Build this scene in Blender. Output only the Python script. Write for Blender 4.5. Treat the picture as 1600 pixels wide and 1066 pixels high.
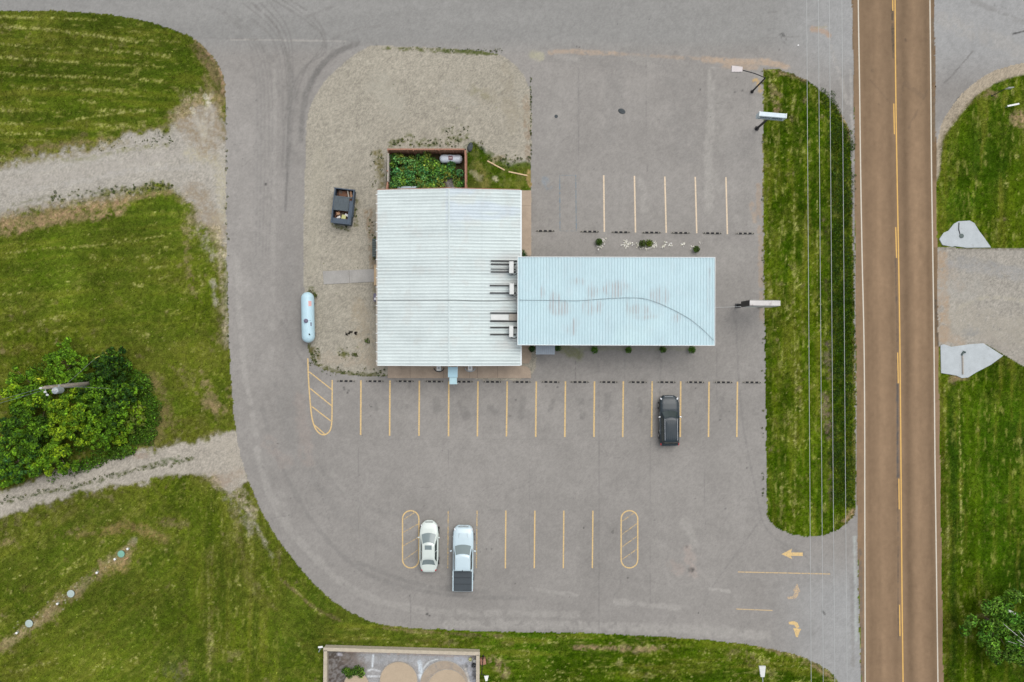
import bpy, math, random
import numpy as np
from mathutils import Vector, Matrix
R = math.radians
random.seed(7); rng = np.random.default_rng(7)
sc = bpy.context.scene
for o in list(bpy.data.objects): bpy.data.objects.remove(o)
COL = sc.collection

# ---------------------------------------------------------------- camera, world, sun, exposure
S = 16.0                     # photograph pixels per metre on the ground (plan survey scale)
CH = 100.0 * 28 / 36         # camera height
cam_d = bpy.data.cameras.new('camera'); cam = bpy.data.objects.new('camera', cam_d); COL.objects.link(cam)
cam_d.sensor_width = 36; cam_d.lens = 28; cam_d.clip_end = 2000
cam.location = (0, 0, CH); cam.rotation_euler = (0, 0, 0)
sc.camera = cam
SUN_EL, SUN_AZ = 64, 35      # azimuth clockwise from image top
w = bpy.data.worlds.new('World'); sc.world = w; w.use_nodes = True
nt = w.node_tree; bg = nt.nodes['Background']
sky = nt.nodes.new('ShaderNodeTexSky'); sky.sky_type = 'NISHITA'; sky.sun_disc = False
sky.sun_elevation = R(SUN_EL); sky.sun_rotation = R(SUN_AZ); sky.dust_density = 3.0; sky.air_density = 1.0
hs = nt.nodes.new('ShaderNodeHueSaturation'); hs.inputs['Saturation'].default_value = 0.28
nt.links.new(sky.outputs[0], hs.inputs['Color']); nt.links.new(hs.outputs[0], bg.inputs[0])
bg.inputs[1].default_value = 0.15
sl = bpy.data.lights.new('sun', 'SUN'); sl.energy = 1.0; sl.angle = R(48); sl.color = (1, .965, .91)
sun = bpy.data.objects.new('sun', sl); COL.objects.link(sun)
az = R(SUN_AZ); el = R(SUN_EL)
dirv = Vector((math.sin(az)*math.cos(el), math.cos(az)*math.cos(el), math.sin(el)))
sun.rotation_euler = dirv.to_track_quat('Z', 'Y').to_euler(); sun.location = (20, 30, 60)
sc.view_settings.view_transform = 'Standard'; sc.view_settings.look = 'None'
sc.view_settings.gamma = 1; sc.view_settings.use_curve_mapping = False
sc.view_settings.exposure = 0.42

# ---------------------------------------------------------------- helpers
def P(px, py, z=0.0):
    k = (CH - z) / CH / S
    return Vector(((px-800)*k, (533-py)*k, z))
def lin(r, g, b):
    f = lambda c: (c/255/12.92) if c/255 <= .04045 else ((c/255+.055)/1.055)**2.4
    return np.array([f(r), f(g), f(b)])

def tag(o, label=None, cat=None, group=None, kind=None):
    if label: o['label'] = label
    if cat: o['category'] = cat
    if group: o['group'] = group
    if kind: o['kind'] = kind
    return o
def empty(name, loc, rz=0, label=None, cat=None, group=None):
    o = bpy.data.objects.new(name, None); COL.objects.link(o); o.empty_display_size = .3
    o.location = loc; o.rotation_euler = (0, 0, rz)
    return tag(o, label, cat, group)
def copy_tree(o, parent=None):
    c = o.copy(); COL.objects.link(c); c.parent = parent
    for ch in [x for x in bpy.data.objects if x.parent == o]: copy_tree(ch, c)
    return c

class MB:
    def __init__(s): s.v = []; s.f = []; s.c = []
    def add(s, vs, fs, col=None):
        n = len(s.v); s.v += [tuple(v) for v in vs]
        for f in fs: s.f.append(tuple(i+n for i in f)); s.c.append(col)
        return s
    def box(s, c, d, rz=0, col=None, rx=0, ry=0):
        m = Matrix.Translation(c) @ Matrix.Rotation(rz, 4, 'Z') @ Matrix.Rotation(ry, 4, 'Y') @ Matrix.Rotation(rx, 4, 'X')
        h = [x/2 for x in d]
        vs = [m @ Vector((h[0]*a, h[1]*b, h[2]*e)) for a in (-1, 1) for b in (-1, 1) for e in (-1, 1)]
        return s.add(vs, [(0,1,3,2), (4,6,7,5), (0,4,5,1), (2,3,7,6), (0,2,6,4), (1,5,7,3)], col)
    def tube(s, pts, r, n=8, col=None, cap=True):
        pts = [Vector(p) for p in pts]; rs = r if isinstance(r, (list, tuple)) else [r]*len(pts)
        vs = []; fs = []
        for i, p in enumerate(pts):
            d = (pts[min(i+1, len(pts)-1)] - pts[max(i-1, 0)]).normalized()
            u = d.cross(Vector((0, 0, 1)) if abs(d.z) < .95 else Vector((1, 0, 0))).normalized(); w_ = d.cross(u)
            for k in range(n):
                a = 2*math.pi*k/n; vs.append(p + (u*math.cos(a) + w_*math.sin(a))*rs[i])
        for i in range(len(pts)-1):
            for k in range(n):
                fs.append((i*n+k, i*n+(k+1) % n, (i+1)*n+(k+1) % n, (i+1)*n+k))
        if cap: fs.append(tuple(range(n-1, -1, -1))); fs.append(tuple((len(pts)-1)*n+k for k in range(n)))
        return s.add(vs, fs, col)
    def prism(s, pts, z0, z1, col=None):
        n = len(pts); ar = sum(pts[i][0]*pts[(i+1) % n][1]-pts[(i+1) % n][0]*pts[i][1] for i in range(n))
        if ar < 0: pts = pts[::-1]
        vs = [(p[0], p[1], z0) for p in pts] + [(p[0], p[1], z1) for p in pts]
        fs = [tuple(range(n-1, -1, -1)), tuple(range(n, 2*n))] + [(i, (i+1) % n, n+(i+1) % n, n+i) for i in range(n)]
        return s.add(vs, fs, col)
    def sheet(s, pts, z, col=None):
        n = len(pts); ar = sum(pts[i][0]*pts[(i+1) % n][1]-pts[(i+1) % n][0]*pts[i][1] for i in range(n))
        if ar < 0: pts = pts[::-1]
        return s.add([(p[0], p[1], z) for p in pts], [tuple(range(n))], col)
    def lathe(s, prof, c=(0,0,0), n=24, axis='Z', col=None):
        vs = []; fs = []; m = len(prof)
        for (r, h) in prof:
            for k in range(n):
                a = 2*math.pi*k/n; x, y = r*math.cos(a), r*math.sin(a)
                v = (x, y, h) if axis == 'Z' else ((h, x, y) if axis == 'X' else (x, h, y))
                vs.append((v[0]+c[0], v[1]+c[1], v[2]+c[2]))
        for i in range(m-1):
            for k in range(n):
                q = (i*n+k, i*n+(k+1) % n, (i+1)*n+(k+1) % n, (i+1)*n+k)
                fs.append(q if axis != 'Y' else q[::-1])
        fs.append(tuple(range(n-1, -1, -1))); fs.append(tuple((m-1)*n+k for k in range(n)))
        return s.add(vs, fs, col)
    def grid(s, P2, col=None, flip=False):
        nu, nv = len(P2), len(P2[0]); vs = [p for row in P2 for p in row]; fs = []
        for i in range(nu-1):
            for j in range(nv-1):
                q = (i*nv+j, i*nv+j+1, (i+1)*nv+j+1, (i+1)*nv+j); fs.append(q[::-1] if flip else q)
        return s.add(vs, fs, col)
    def build(s, name, mat, parent=None, bevel=0, smooth=False, seg=1):
        me = bpy.data.meshes.new(name); me.from_pydata(s.v, [], s.f); me.materials.append(mat)
        if any(c is not None for c in s.c):
            a = me.color_attributes.new('Col', 'FLOAT_COLOR', 'CORNER'); buf = []
            for f, c in zip(s.f, s.c):
                c = (1, 1, 1) if c is None else c
                buf += [c[0], c[1], c[2], 1.0]*len(f)
            a.data.foreach_set('color', buf)
        if smooth: me.shade_smooth()
        me.validate()
        o = bpy.data.objects.new(name, me); COL.objects.link(o); o.parent = parent
        if bevel:
            b = o.modifiers.new('bevel', 'BEVEL'); b.width = bevel; b.segments = seg; b.limit_method = 'ANGLE'
        return o

def mat(name, col=None, rough=.7, metal=0, var=0.12, scale=3.0, attr=False, spec=.3, grime=None, bump=0, fine=0, finescale=14., warp=None, coat=0):
    m = bpy.data.materials.new(name); m.use_nodes = True; n = m.node_tree.nodes; L = m.node_tree.links
    b = n['Principled BSDF']; b.inputs['Roughness'].default_value = rough; b.inputs['Metallic'].default_value = metal
    b.inputs['Specular IOR Level'].default_value = spec; b.inputs['Coat Weight'].default_value = coat
    tc = n.new('ShaderNodeTexCoord'); co = tc.outputs['Object']
    if attr:
        a = n.new('ShaderNodeAttribute'); a.attribute_name = 'Col'; c = a.outputs['Color']
    else:
        rgb = n.new('ShaderNodeRGB'); rgb.outputs[0].default_value = (*col, 1); c = rgb.outputs[0]
    def mul(c, sc_, amt, detail=5, rough_=.6):
        t = n.new('ShaderNodeTexNoise'); t.inputs['Scale'].default_value = sc_; t.inputs['Detail'].default_value = detail
        t.inputs['Roughness'].default_value = rough_; L.new(co, t.inputs['Vector'])
        mr = n.new('ShaderNodeMapRange'); mr.inputs[1].default_value = .25; mr.inputs[2].default_value = .75
        mr.inputs[3].default_value = 1-amt; mr.inputs[4].default_value = 1+amt; L.new(t.outputs[0], mr.inputs[0])
        v = n.new('ShaderNodeVectorMath'); v.operation = 'SCALE'; L.new(c, v.inputs[0]); L.new(mr.outputs[0], v.inputs[3])
        return v.outputs[0], t
    t = None
    if var: c, t = mul(c, scale, var)
    if fine: c, t2 = mul(c, finescale, fine, 2, .7)
    if grime:
        gc, gs, ga, thr = grime
        t3 = n.new('ShaderNodeTexNoise'); t3.inputs['Scale'].default_value = gs; t3.inputs['Detail'].default_value = 7
        t3.inputs['Roughness'].default_value = .7; L.new(co, t3.inputs['Vector'])
        mr = n.new('ShaderNodeMapRange'); mr.inputs[1].default_value = thr; mr.inputs[2].default_value = thr+.12
        mr.inputs[4].default_value = ga; L.new(t3.outputs[0], mr.inputs[0])
        mx = n.new('ShaderNodeMix'); mx.data_type = 'RGBA'; L.new(mr.outputs[0], mx.inputs[0]); L.new(c, mx.inputs[6])
        mx.inputs[7].default_value = (*gc, 1); c = mx.outputs[2]
    if bump:
        bt = n.new('ShaderNodeTexNoise'); bt.inputs['Scale'].default_value = finescale; bt.inputs['Detail'].default_value = 3; L.new(co, bt.inputs['Vector'])
        bn = n.new('ShaderNodeBump'); bn.inputs['Strength'].default_value = bump; bn.inputs['Distance'].default_value = .03
        L.new(bt.outputs[0], bn.inputs['Height']); L.new(bn.outputs[0], b.inputs['Normal'])
    L.new(c, b.inputs['Base Color'])
    return m

# ---------------------------------------------------------------- noise and plan fields (surface colours of the ground, some tree shade painted in)
DX = 0.1
gx = np.arange(-58, 58+1e-6, DX); gy = np.arange(-42, 42+1e-6, DX)
GX, GY = np.meshgrid(gx, gy); GX = GX.astype(np.float32); GY = GY.astype(np.float32)
NY, NX = GX.shape
_T = [rng.random((256, 256)).astype(np.float32) for _ in range(6)]
def vn(x, y, seed=0):
    T = _T[seed % 6]; x = x + seed*17.31; y = y + seed*9.17
    xi = np.floor(x).astype(np.int32); yi = np.floor(y).astype(np.int32); fx = x-xi; fy = y-yi
    fx = fx*fx*(3-2*fx); fy = fy*fy*(3-2*fy)
    a = T[yi & 255, xi & 255]; b = T[yi & 255, (xi+1) & 255]; c = T[(yi+1) & 255, xi & 255]; d = T[(yi+1) & 255, (xi+1) & 255]
    return (a*(1-fx)+b*fx)*(1-fy)+(c*(1-fx)+d*fx)*fy
def fbm(x, y, scale, octv=4, seed=0, ax=1., ay=1., gain=.55):
    r = 0; amp = 1; tot = 0; f = 1/scale
    for k in range(octv):
        r = r + amp*vn(x*f*ax, y*f*ay, seed+k*3); tot += amp; amp *= gain; f *= 2.03
    return r/tot
def sstep(a, b, x):
    t = np.clip((x-a)/(b-a), 0, 1); return t*t*(3-2*t)
def smooth_pts(pts, closed=True, k=5):
    pts = [np.array(p, float) for p in pts]; n = len(pts); out = []
    rng_ = range(n) if closed else range(n-1)
    for i in rng_:
        if closed: p0, p1, p2, p3 = pts[i-1], pts[i], pts[(i+1) % n], pts[(i+2) % n]
        else: p0, p1, p2, p3 = pts[max(i-1, 0)], pts[i], pts[i+1], pts[min(i+2, n-1)]
        for j in range(k):
            t = j/k
            out.append(.5*((2*p1)+(-p0+p2)*t+(2*p0-5*p1+4*p2-p3)*t*t+(-p0+3*p1-3*p2+p3)*t**3))
    if not closed: out.append(pts[-1])
    return out
def toM(pts): return [((p[0]-800)/S, (533-p[1])/S) for p in pts]
def bb(pts, m):
    xs = [p[0] for p in pts]; ys = [p[1] for p in pts]
    i0 = max(0, int((min(ys)-m+42)/DX)); i1 = min(NY, int((max(ys)+m+42)/DX)+2)
    j0 = max(0, int((min(xs)-m+58)/DX)); j1 = min(NX, int((max(xs)+m+58)/DX)+2)
    return slice(i0, i1), slice(j0, j1)
def segdist(X, Y, pts, closed):
    d2 = np.full(X.shape, 1e9, np.float32); n = len(pts)
    for i in range(n if closed else n-1):
        ax, ay = pts[i]; bx, by = pts[(i+1) % n]; ex, ey = bx-ax, by-ay; l2 = ex*ex+ey*ey+1e-9
        t = np.clip(((X-ax)*ex+(Y-ay)*ey)/l2, 0, 1)
        d2 = np.minimum(d2, (X-ax-t*ex)**2+(Y-ay-t*ey)**2)
    return np.sqrt(d2)
def sdf(px_pts, smooth=True, m=3.0):
    pts = toM(smooth_pts(px_pts) if smooth else px_pts)
    out = np.full(GX.shape, m, np.float32); sl_ = bb(pts, m); X = GX[sl_]; Y = GY[sl_]
    d = segdist(X, Y, pts, True); ins = np.zeros(X.shape, bool); n = len(pts)
    for i in range(n):
        ax, ay = pts[i]; bx, by = pts[(i+1) % n]
        if ay == by: continue
        c = ((ay > Y) != (by > Y)) & (X < (bx-ax)*(Y-ay)/(by-ay)+ax); ins ^= c
    out[sl_] = np.where(ins, -d, d)
    return out

paved = sdf([(-140,15),(0,17),(100,17),(200,27),(258,42),(300,58),(330,85),(348,115),(353,150),(353,215),(354,350),(357,500),(362,600),(370,680),(385,740),(410,800),(440,850),(480,900),(520,938),(560,962),(600,976),(700,984),(800,987),(900,989),(1000,993),(1100,1000),(1180,1009),(1240,1022),(1275,1036),(1300,1053),(1315,1075),(1325,1100),(1330,1190),(1351,1200),(1345,1066),(1341,920),(1337,534),(1333,0),(1330,-110),(-140,-110)])
hway = sdf([(1328,-150),(1331,0),(1334,130),(1335,267),(1336.5,400),(1337.5,534),(1338,700),(1340,850),(1344,980),(1346,1066),(1350,1230),(1480,1230),(1474,1066),(1470,800),(1466,534),(1463,267),(1460,0),(1457,-150)], False)
island = sdf([(1193,120),(1197,110),(1215,109),(1245,118),(1275,135),(1300,158),(1318,185),(1328,210),(1331,300),(1335,500),(1337,700),(1336,795),(1325,815),(1300,832),(1270,838),(1240,836),(1215,825),(1200,808),(1198,780),(1196,600),(1193,400),(1192,250)])
pad = sdf([(582,72),(640,73),(700,76),(745,79),(775,84),(795,94),(812,110),(824,130),(830,160),(830,230),(830,300),(830,400),(830,500),(829,588),(700,590),(605,589),(560,587),(525,583),(500,575),(487,563),(481,540),(477,500),(475,440),(475,350),(477,250),(480,185),(488,160),(505,130),(530,105),(555,85),(570,76)])
ne_pave = sdf([(1455,-110),(1740,-110),(1740,70),(1600,98),(1575,104),(1545,115),(1510,140),(1485,170),(1472,192),(1464,222),(1458,222),(1458,0)])
ne_strip = sdf([(1455,-110),(1740,-110),(1740,88),(1600,114),(1560,126),(1530,143),(1505,170),(1488,192),(1470,218),(1466,260),(1458,260),(1458,0)])
edrive = sdf([(1458,386),(1470,387),(1530,388),(1600,388),(1740,388),(1740,650),(1600,573),(1568,554),(1540,538),(1485,542),(1458,541)], False)
track1 = sdf([(-140,285),(0,262),(40,250),(100,240),(160,231),(205,214),(245,208),(280,200),(300,178),(322,165),(338,180),(354,200),(356,300),(354,375),(345,350),(322,345),(308,325),(285,300),(250,288),(180,298),(100,312),(60,322),(0,338),(-140,370)])
track2 = sdf([(-140,810),(0,768),(60,750),(120,730),(200,712),(280,696),(340,682),(368,672),(380,700),(386,745),(372,764),(352,760),(340,742),(290,742),(200,757),(120,772),(60,790),(0,808),(-140,850)])
eyard = sdf([(606,236),(727,236),(727,300),(603,300)], False)
pgrass = sdf([(729,228),(745,222),(760,240),(775,247),(800,256),(831,258),(831,299),(729,299)])
syard = sdf([(508,1014),(748,1021),(748,1180),(506,1180)], False)
n1 = fbm(GX, GY, 1.2, 4, 1); n2 = fbm(GX, GY, .35, 3, 2); nbig = fbm(GX, GY, 9, 4, 3); nmid = fbm(GX, GY, 3, 4, 4); npx = fbm(GX, GY, .22, 2, 5)
edgeN = (n1-.5)*1.6 + (n2-.5)*1.0

# snap grid vertices onto the paved outlines so their edges run clean
VX = GX.copy(); VY = GY.copy()
def snap(f, rag=.05):
    global VX, VY
    g = f + (n2-.5)*rag*2
    dy, dx = np.gradient(g, DX)
    l2 = np.maximum(dx*dx+dy*dy, .3); m = np.abs(g) < DX*.55
    VX = np.where(m, GX-g*dx/l2, VX); VY = np.where(m, GY-g*dy/l2, VY)
    return g
paved = snap(paved, .12); island = snap(island, .14); pad = snap(pad, .06); ne_pave = snap(ne_pave, .05); hway = snap(hway, .03)
def cen(a): return .25*(a[:-1, :-1]+a[1:, :-1]+a[:-1, 1:]+a[1:, 1:])
LAB = np.zeros((NY-1, NX-1), np.int8)                       # 0 grass
LAB[cen(ne_strip + edgeN*.15) < 0] = 8
LAB[cen(track1 + edgeN*.7) < 0] = 3; LAB[cen(track2 + edgeN*.45) < 0] = 3
LAB[cen(edrive) < 0] = 4
LAB[cen(syard) < 0] = 5
side_y = (533-58)/S
PYc = 533-cen(GY)*S; PXc = 800+cen(GX)*S
lot_split = np.where(PXc < 600, 60+0*PXc, np.where(PXc < 830, 76+0*PXc, 80+(PXc-830)*.055))
pv = cen(paved) < 0
LAB[pv & (PYc >= lot_split)] = 1; LAB[pv & (PYc < lot_split)] = 2
LAB[cen(island) < 0] = 0
LAB[cen(pad) < 0] = 6
LAB[(cen(pgrass + edgeN*.4) < 0) & (cen(pad) < 0)] = 0
LAB[cen(eyard) < 0] = 0
LAB[cen(ne_pave) < 0] = 2
LAB[cen(hway) < 0] = 7

C = np.zeros((NY, NX, 3), np.float32)
def blend(m, col, sl_=None):
    global C
    m = np.clip(m, 0, 1)[..., None]
    if sl_ is None: C = C*(1-m)+np.asarray(col, np.float32)*m
    else: C[sl_] = C[sl_]*(1-m)+np.asarray(col, np.float32)*m
def stroke(pts, wpx, col, a=1., brk=.0, soft=.5, region=None, smooth=True, seed=0, nscale=.5, rag=.5, ax=1., ay=1., fine=.45):
    """irregular mark of one colour along a line on the plan; brk 0..1 breaks it up"""
    if smooth and len(pts) > 2: pts = smooth_pts(pts, False, 4)
    pm = toM(pts) if len(pts) > 1 else toM([pts[0], (pts[0][0]+.01, pts[0][1])])
    wm = wpx/S; sl_ = bb(pm, wm*2+.5); X = GX[sl_]; Y = GY[sl_]
    if X.size == 0: return
    d = segdist(X, Y, pm, False)
    nn = fbm(X, Y, nscale, 3, seed+1, ax, ay)
    d = d + (nn-.5)*wm*2*rag
    m = 1-sstep(wm*(1-soft), wm*(1+soft*.6), d)
    if brk: m = m*sstep(brk-.12, brk+.12, fbm(X, Y, nscale*.9, 3, seed+2, ax, ay)*1.35-.1)
    if fine: m = m*(1-fine*sstep(.66, .36, fbm(X, Y, .16, 2, seed+3)))
    if region is not None: m = m*region[sl_]
    blend(m*a, col, sl_)

# --- grass
g_dark = np.array([.020, .048, .0025]); g_mid = np.array([.044, .080, .0045]); g_lite = np.array([.085, .118, .009]); g_yel = np.array([.125, .128, .026])
straw = np.array([.29, .29, .105]); dirt = np.array([.27, .19, .12]); rdirt = np.array([.37, .25, .165]); gravelc = np.array([.40, .375, .33])
C[:] = g_mid
blend(sstep(.42, .7, nbig)*.75, g_lite); blend(sstep(.52, .32, nmid)*.6, g_dark); blend(sstep(.55, .75, fbm(GX, GY, 2.2, 4, 8))*.5, g_yel)
blend(sstep(.55, .75, n2)*.45, g_lite*1.15); blend(sstep(.45, .25, n2)*.5, g_dark)
blend(sstep(.66, .8, fbm(GX, GY, .9, 4, 11))*.5, dirt*.8); blend(sstep(.66, .84, npx)*.5, straw*.7); blend(sstep(.36, .2, npx)*.55, g_dark*.7)
blend(sstep(.5, .75, fbm(GX, GY, .5, 3, 9))*.6, np.array([.105, .12, .03])); blend(sstep(.58, .75, fbm(GX, GY, 4.5, 4, 12))*.4, np.array([.12, .105, .035]))
blend(sstep(.45, .7, fbm(GX, GY, 6, 3, 7))*.35*(GX < -20), np.array([.10, .095, .03]))
PX = 800+GX*S; PY = 533-GY*S
gm = np.ones_like(GX)
# richer green areas; darkest patches at the right edge are painted tree shade
for (x, y, r, c, a) in [(160,110,110,g_mid*.8,.6),(60,150,70,g_dark*1.5,.5),(230,140,60,g_dark*1.4,.5),(240,335,60,g_dark*1.7,.6),(100,400,90,(.06,.115,.006),.6),(40,410,60,(.06,.115,.006),.6),
     (300,380,40,(.06,.1,.01),.4),(230,640,40,(.05,.13,.006),.8),(1250,760,60,(.06,.12,.006),.4),(1560,250,60,(.03,.065,.01),.7),(1520,210,50,(.04,.08,.01),.6),(1500,310,30,(.03,.09,.01),.5),(1590,330,50,g_yel*.6,.5),
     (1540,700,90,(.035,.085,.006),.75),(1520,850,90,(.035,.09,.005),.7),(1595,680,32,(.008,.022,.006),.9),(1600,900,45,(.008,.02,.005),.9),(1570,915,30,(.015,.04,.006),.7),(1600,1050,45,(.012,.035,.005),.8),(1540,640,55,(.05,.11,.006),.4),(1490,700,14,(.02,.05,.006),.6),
     (760,1010,60,(.06,.12,.008),.5),(850,1000,60,(.05,.11,.008),.5),(1100,1040,60,(.06,.1,.008),.5),(120,1010,90,(.08,.12,.012),.6),(200,960,80,(.045,.085,.006),.6),(330,900,60,(.08,.1,.015),.5),(60,880,60,(.06,.1,.01),.5),
     (275,1040,22,(.03,.05,.02),.8),(560,1000,70,(.05,.075,.01),.6),(470,960,50,(.04,.08,.008),.5),(270,560,60,(.09,.10,.02),.5),(180,500,70,(.045,.075,.008),.5),(150,430,60,(.08,.10,.02),.4)]:
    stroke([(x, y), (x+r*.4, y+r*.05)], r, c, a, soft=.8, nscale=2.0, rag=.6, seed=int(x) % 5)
grassR = np.ones_like(GX)
def rot(a): return GX*math.cos(a)+GY*math.sin(a), -GX*math.sin(a)+GY*math.cos(a)
for (mask, a, k) in [((PX < 360)*sstep(235, 225, PY), R(-3), 1), (((PX > 1190) & (PX < 1345)).astype(float), R(90), 2), ((PX > 1460).astype(float), R(90), 3), ((PX < 360)*sstep(300, 320, PY)*sstep(600, 480, PY), R(8), 4), ((PX < 300)*sstep(760, 800, PY), R(38), 5), (sstep(280, 310, PX)*sstep(470, 430, PX)*sstep(740, 780, PY), R(88), 6), (sstep(960, 980, PY)*sstep(480, 520, PX)*(PX < 1340), R(-1), 0)]:
    U, V_ = rot(a); f = fbm(U, V_, .55, 4, 60+k, .10, 1.0); f2 = fbm(U, V_, 1.5, 3, 70+k, .08, 1.0)
    kk = {5: .5, 4: .6, 6: .8}.get(k, 1.); mask = mask*kk
    blend(mask*sstep(.52, .36, f)*.62, g_dark*.95); blend(mask*sstep(.56, .74, f)*.55, g_yel*1.05); blend(mask*sstep(.5, .68, f2)*.4, np.array([.07, .115, .006])); blend(mask*sstep(.48, .30, f2)*.4, np.array([.03, .065, .003]))
    blend(mask*sstep(.63, .8, fbm(U, V_, .3, 3, 80+k, .3, 1.0))*.5, straw*.85)
# mown lines of dry cuttings, upper left field
for k, (pts, w_, br) in enumerate([([(0,26),(60,28),(150,31)],2,.45),([(0,43),(60,44),(105,50),(180,60),(280,66)],2.5,.38),([(0,40),(50,45),(90,47)],3,.4),([(130,52),(185,61),(215,66)],2.6,.4),([(0,68),(60,75),(110,74)],2,.45),([(150,78),(200,82),(265,88)],3,.42),([(0,90),(50,93),(120,98)],3,.34),([(150,100),(200,102),(240,103)],3,.4),
      ([(0,114),(50,118),(140,121),(200,124)],2.6,.36),([(215,123),(255,128)],3,.35),([(30,137),(110,139),(190,143)],3,.42),([(30,156),(45,158)],5,.4),([(125,157),(145,160)],4,.4),([(0,172),(40,172)],4,.45),([(5,193),(40,193)],3,.42),([(120,186),(200,175)],2,.38),([(155,197),(225,197)],5,.42),([(85,175),(95,176)],3,.4),([(0,210),(80,209)],3,.5),([(140,172),(210,174),(240,172)],4,.52),
      ([(0,398),(60,389),(130,385),(200,377),(265,366)],2.4,.42),([(180,380),(210,372)],5,.48),([(215,402),(230,404)],5,.45),([(225,410),(260,385)],3,.42),([(205,420),(215,420)],3,.4),([(232,420),(247,418)],3,.4),([(250,435),(260,430)],4,.45),([(145,402),(152,403)],5,.42),([(178,401),(184,403)],3,.42),([(155,442),(185,443)],3,.5),([(210,446),(222,447)],4,.4),
      ([(0,462),(40,457)],3,.45),([(10,523),(70,500),(130,485)],3,.5),([(85,520),(105,512)],4,.45),([(200,515),(230,525)],4,.45),([(310,430),(316,445)],3,.4),([(300,455),(308,458)],3,.4),([(60,510),(90,495)],5,.55),
      ([(50,920),(140,875)],3,.6),([(20,905),(60,885)],2,.5),([(20,1052),(90,1030)],3,.5),([(160,1045),(163,1020)],2,.4),([(140,1056),(155,1038)],2,.4),([(325,880),(328,1066)],1.6,.45),([(330,910),(333,925)],6,.55),([(328,1000),(332,1020)],8,.5),([(368,1020),(372,1030)],5,.45),([(365,810),(367,850)],2,.4),([(388,840),(392,870)],6,.5),([(370,905),(374,915)],4,.45),
      ([(240,950),(245,985)],4,.55),([(360,930),(372,945)],7,.6),([(100,895),(130,870)],3,.6),([(185,845),(100,850)],3,.7),([(200,1040),(215,1025)],6,.6),
      ([(465,1005),(470,1010)],4,.4),([(410,900),(430,930)],4,.5),([(460,920),(500,960)],3,.5),([(425,880),(432,890)],4,.45),
      ([(860,1062),(910,1062)],3,.45),([(985,1050),(995,1055)],4,.4),([(1130,1018),(1140,1030)],4,.45),([(1000,1012),(1060,1008)],4,.5),([(855,1000),(870,1008)],4,.5),([(820,1010),(825,1040)],8,.6),([(1100,1020),(1110,1025)],6,.5),([(1170,1020),(1200,1040)],10,.6),([(780,1030),(790,1066)],6,.5),
      ([(1241,300),(1241,400),(1242,534),(1243,640),(1242,760),(1240,830)],1.8,.38),([(1238,320),(1246,360)],5,.5),([(1243,425),(1244,445)],5,.45),([(1230,480),(1234,500)],5,.5),([(1246,570),(1250,640)],5,.55),([(1232,645),(1238,690)],5,.5),([(1230,760),(1245,800)],7,.55),([(1222,740),(1219,790)],2,.45),([(1241,150),(1238,175)],3,.35),([(1212,215),(1211,265)],3,.45),([(1203,110),(1207,140),(1203,160)],6,.55),([(1200,430),(1205,470)],3,.5),
      ([(1276,130),(1277,520)],.9,.35),([(1498,610),(1501,760),(1503,900)],1.5,.35),([(1509,985),(1508,1066)],1.8,.3),([(1475,600),(1480,760),(1482,900)],2.5,.5),([(1502,945),(1506,975)],4,.4),([(1575,275),(1572,290)],4,.5),([(1574,350),(1576,358)],3,.4),([(1600,272),(1590,280)],3,.4),([(1585,240),(1590,245)],3,.5),([(1545,210),(1550,215)],2,.4)]):
    stroke(pts, w_*.85, straw*(1.0 if k % 3 else 1.25), .9 if k < 20 else .8, br+(.0 if k < 20 else .05), soft=.8, seed=k, nscale=.32, rag=1.3, fine=.9)
    stroke(pts, w_*2.0, g_yel, .25, br-.05, soft=.9, seed=k+1, nscale=.7, rag=1.0, fine=.7)
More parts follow.
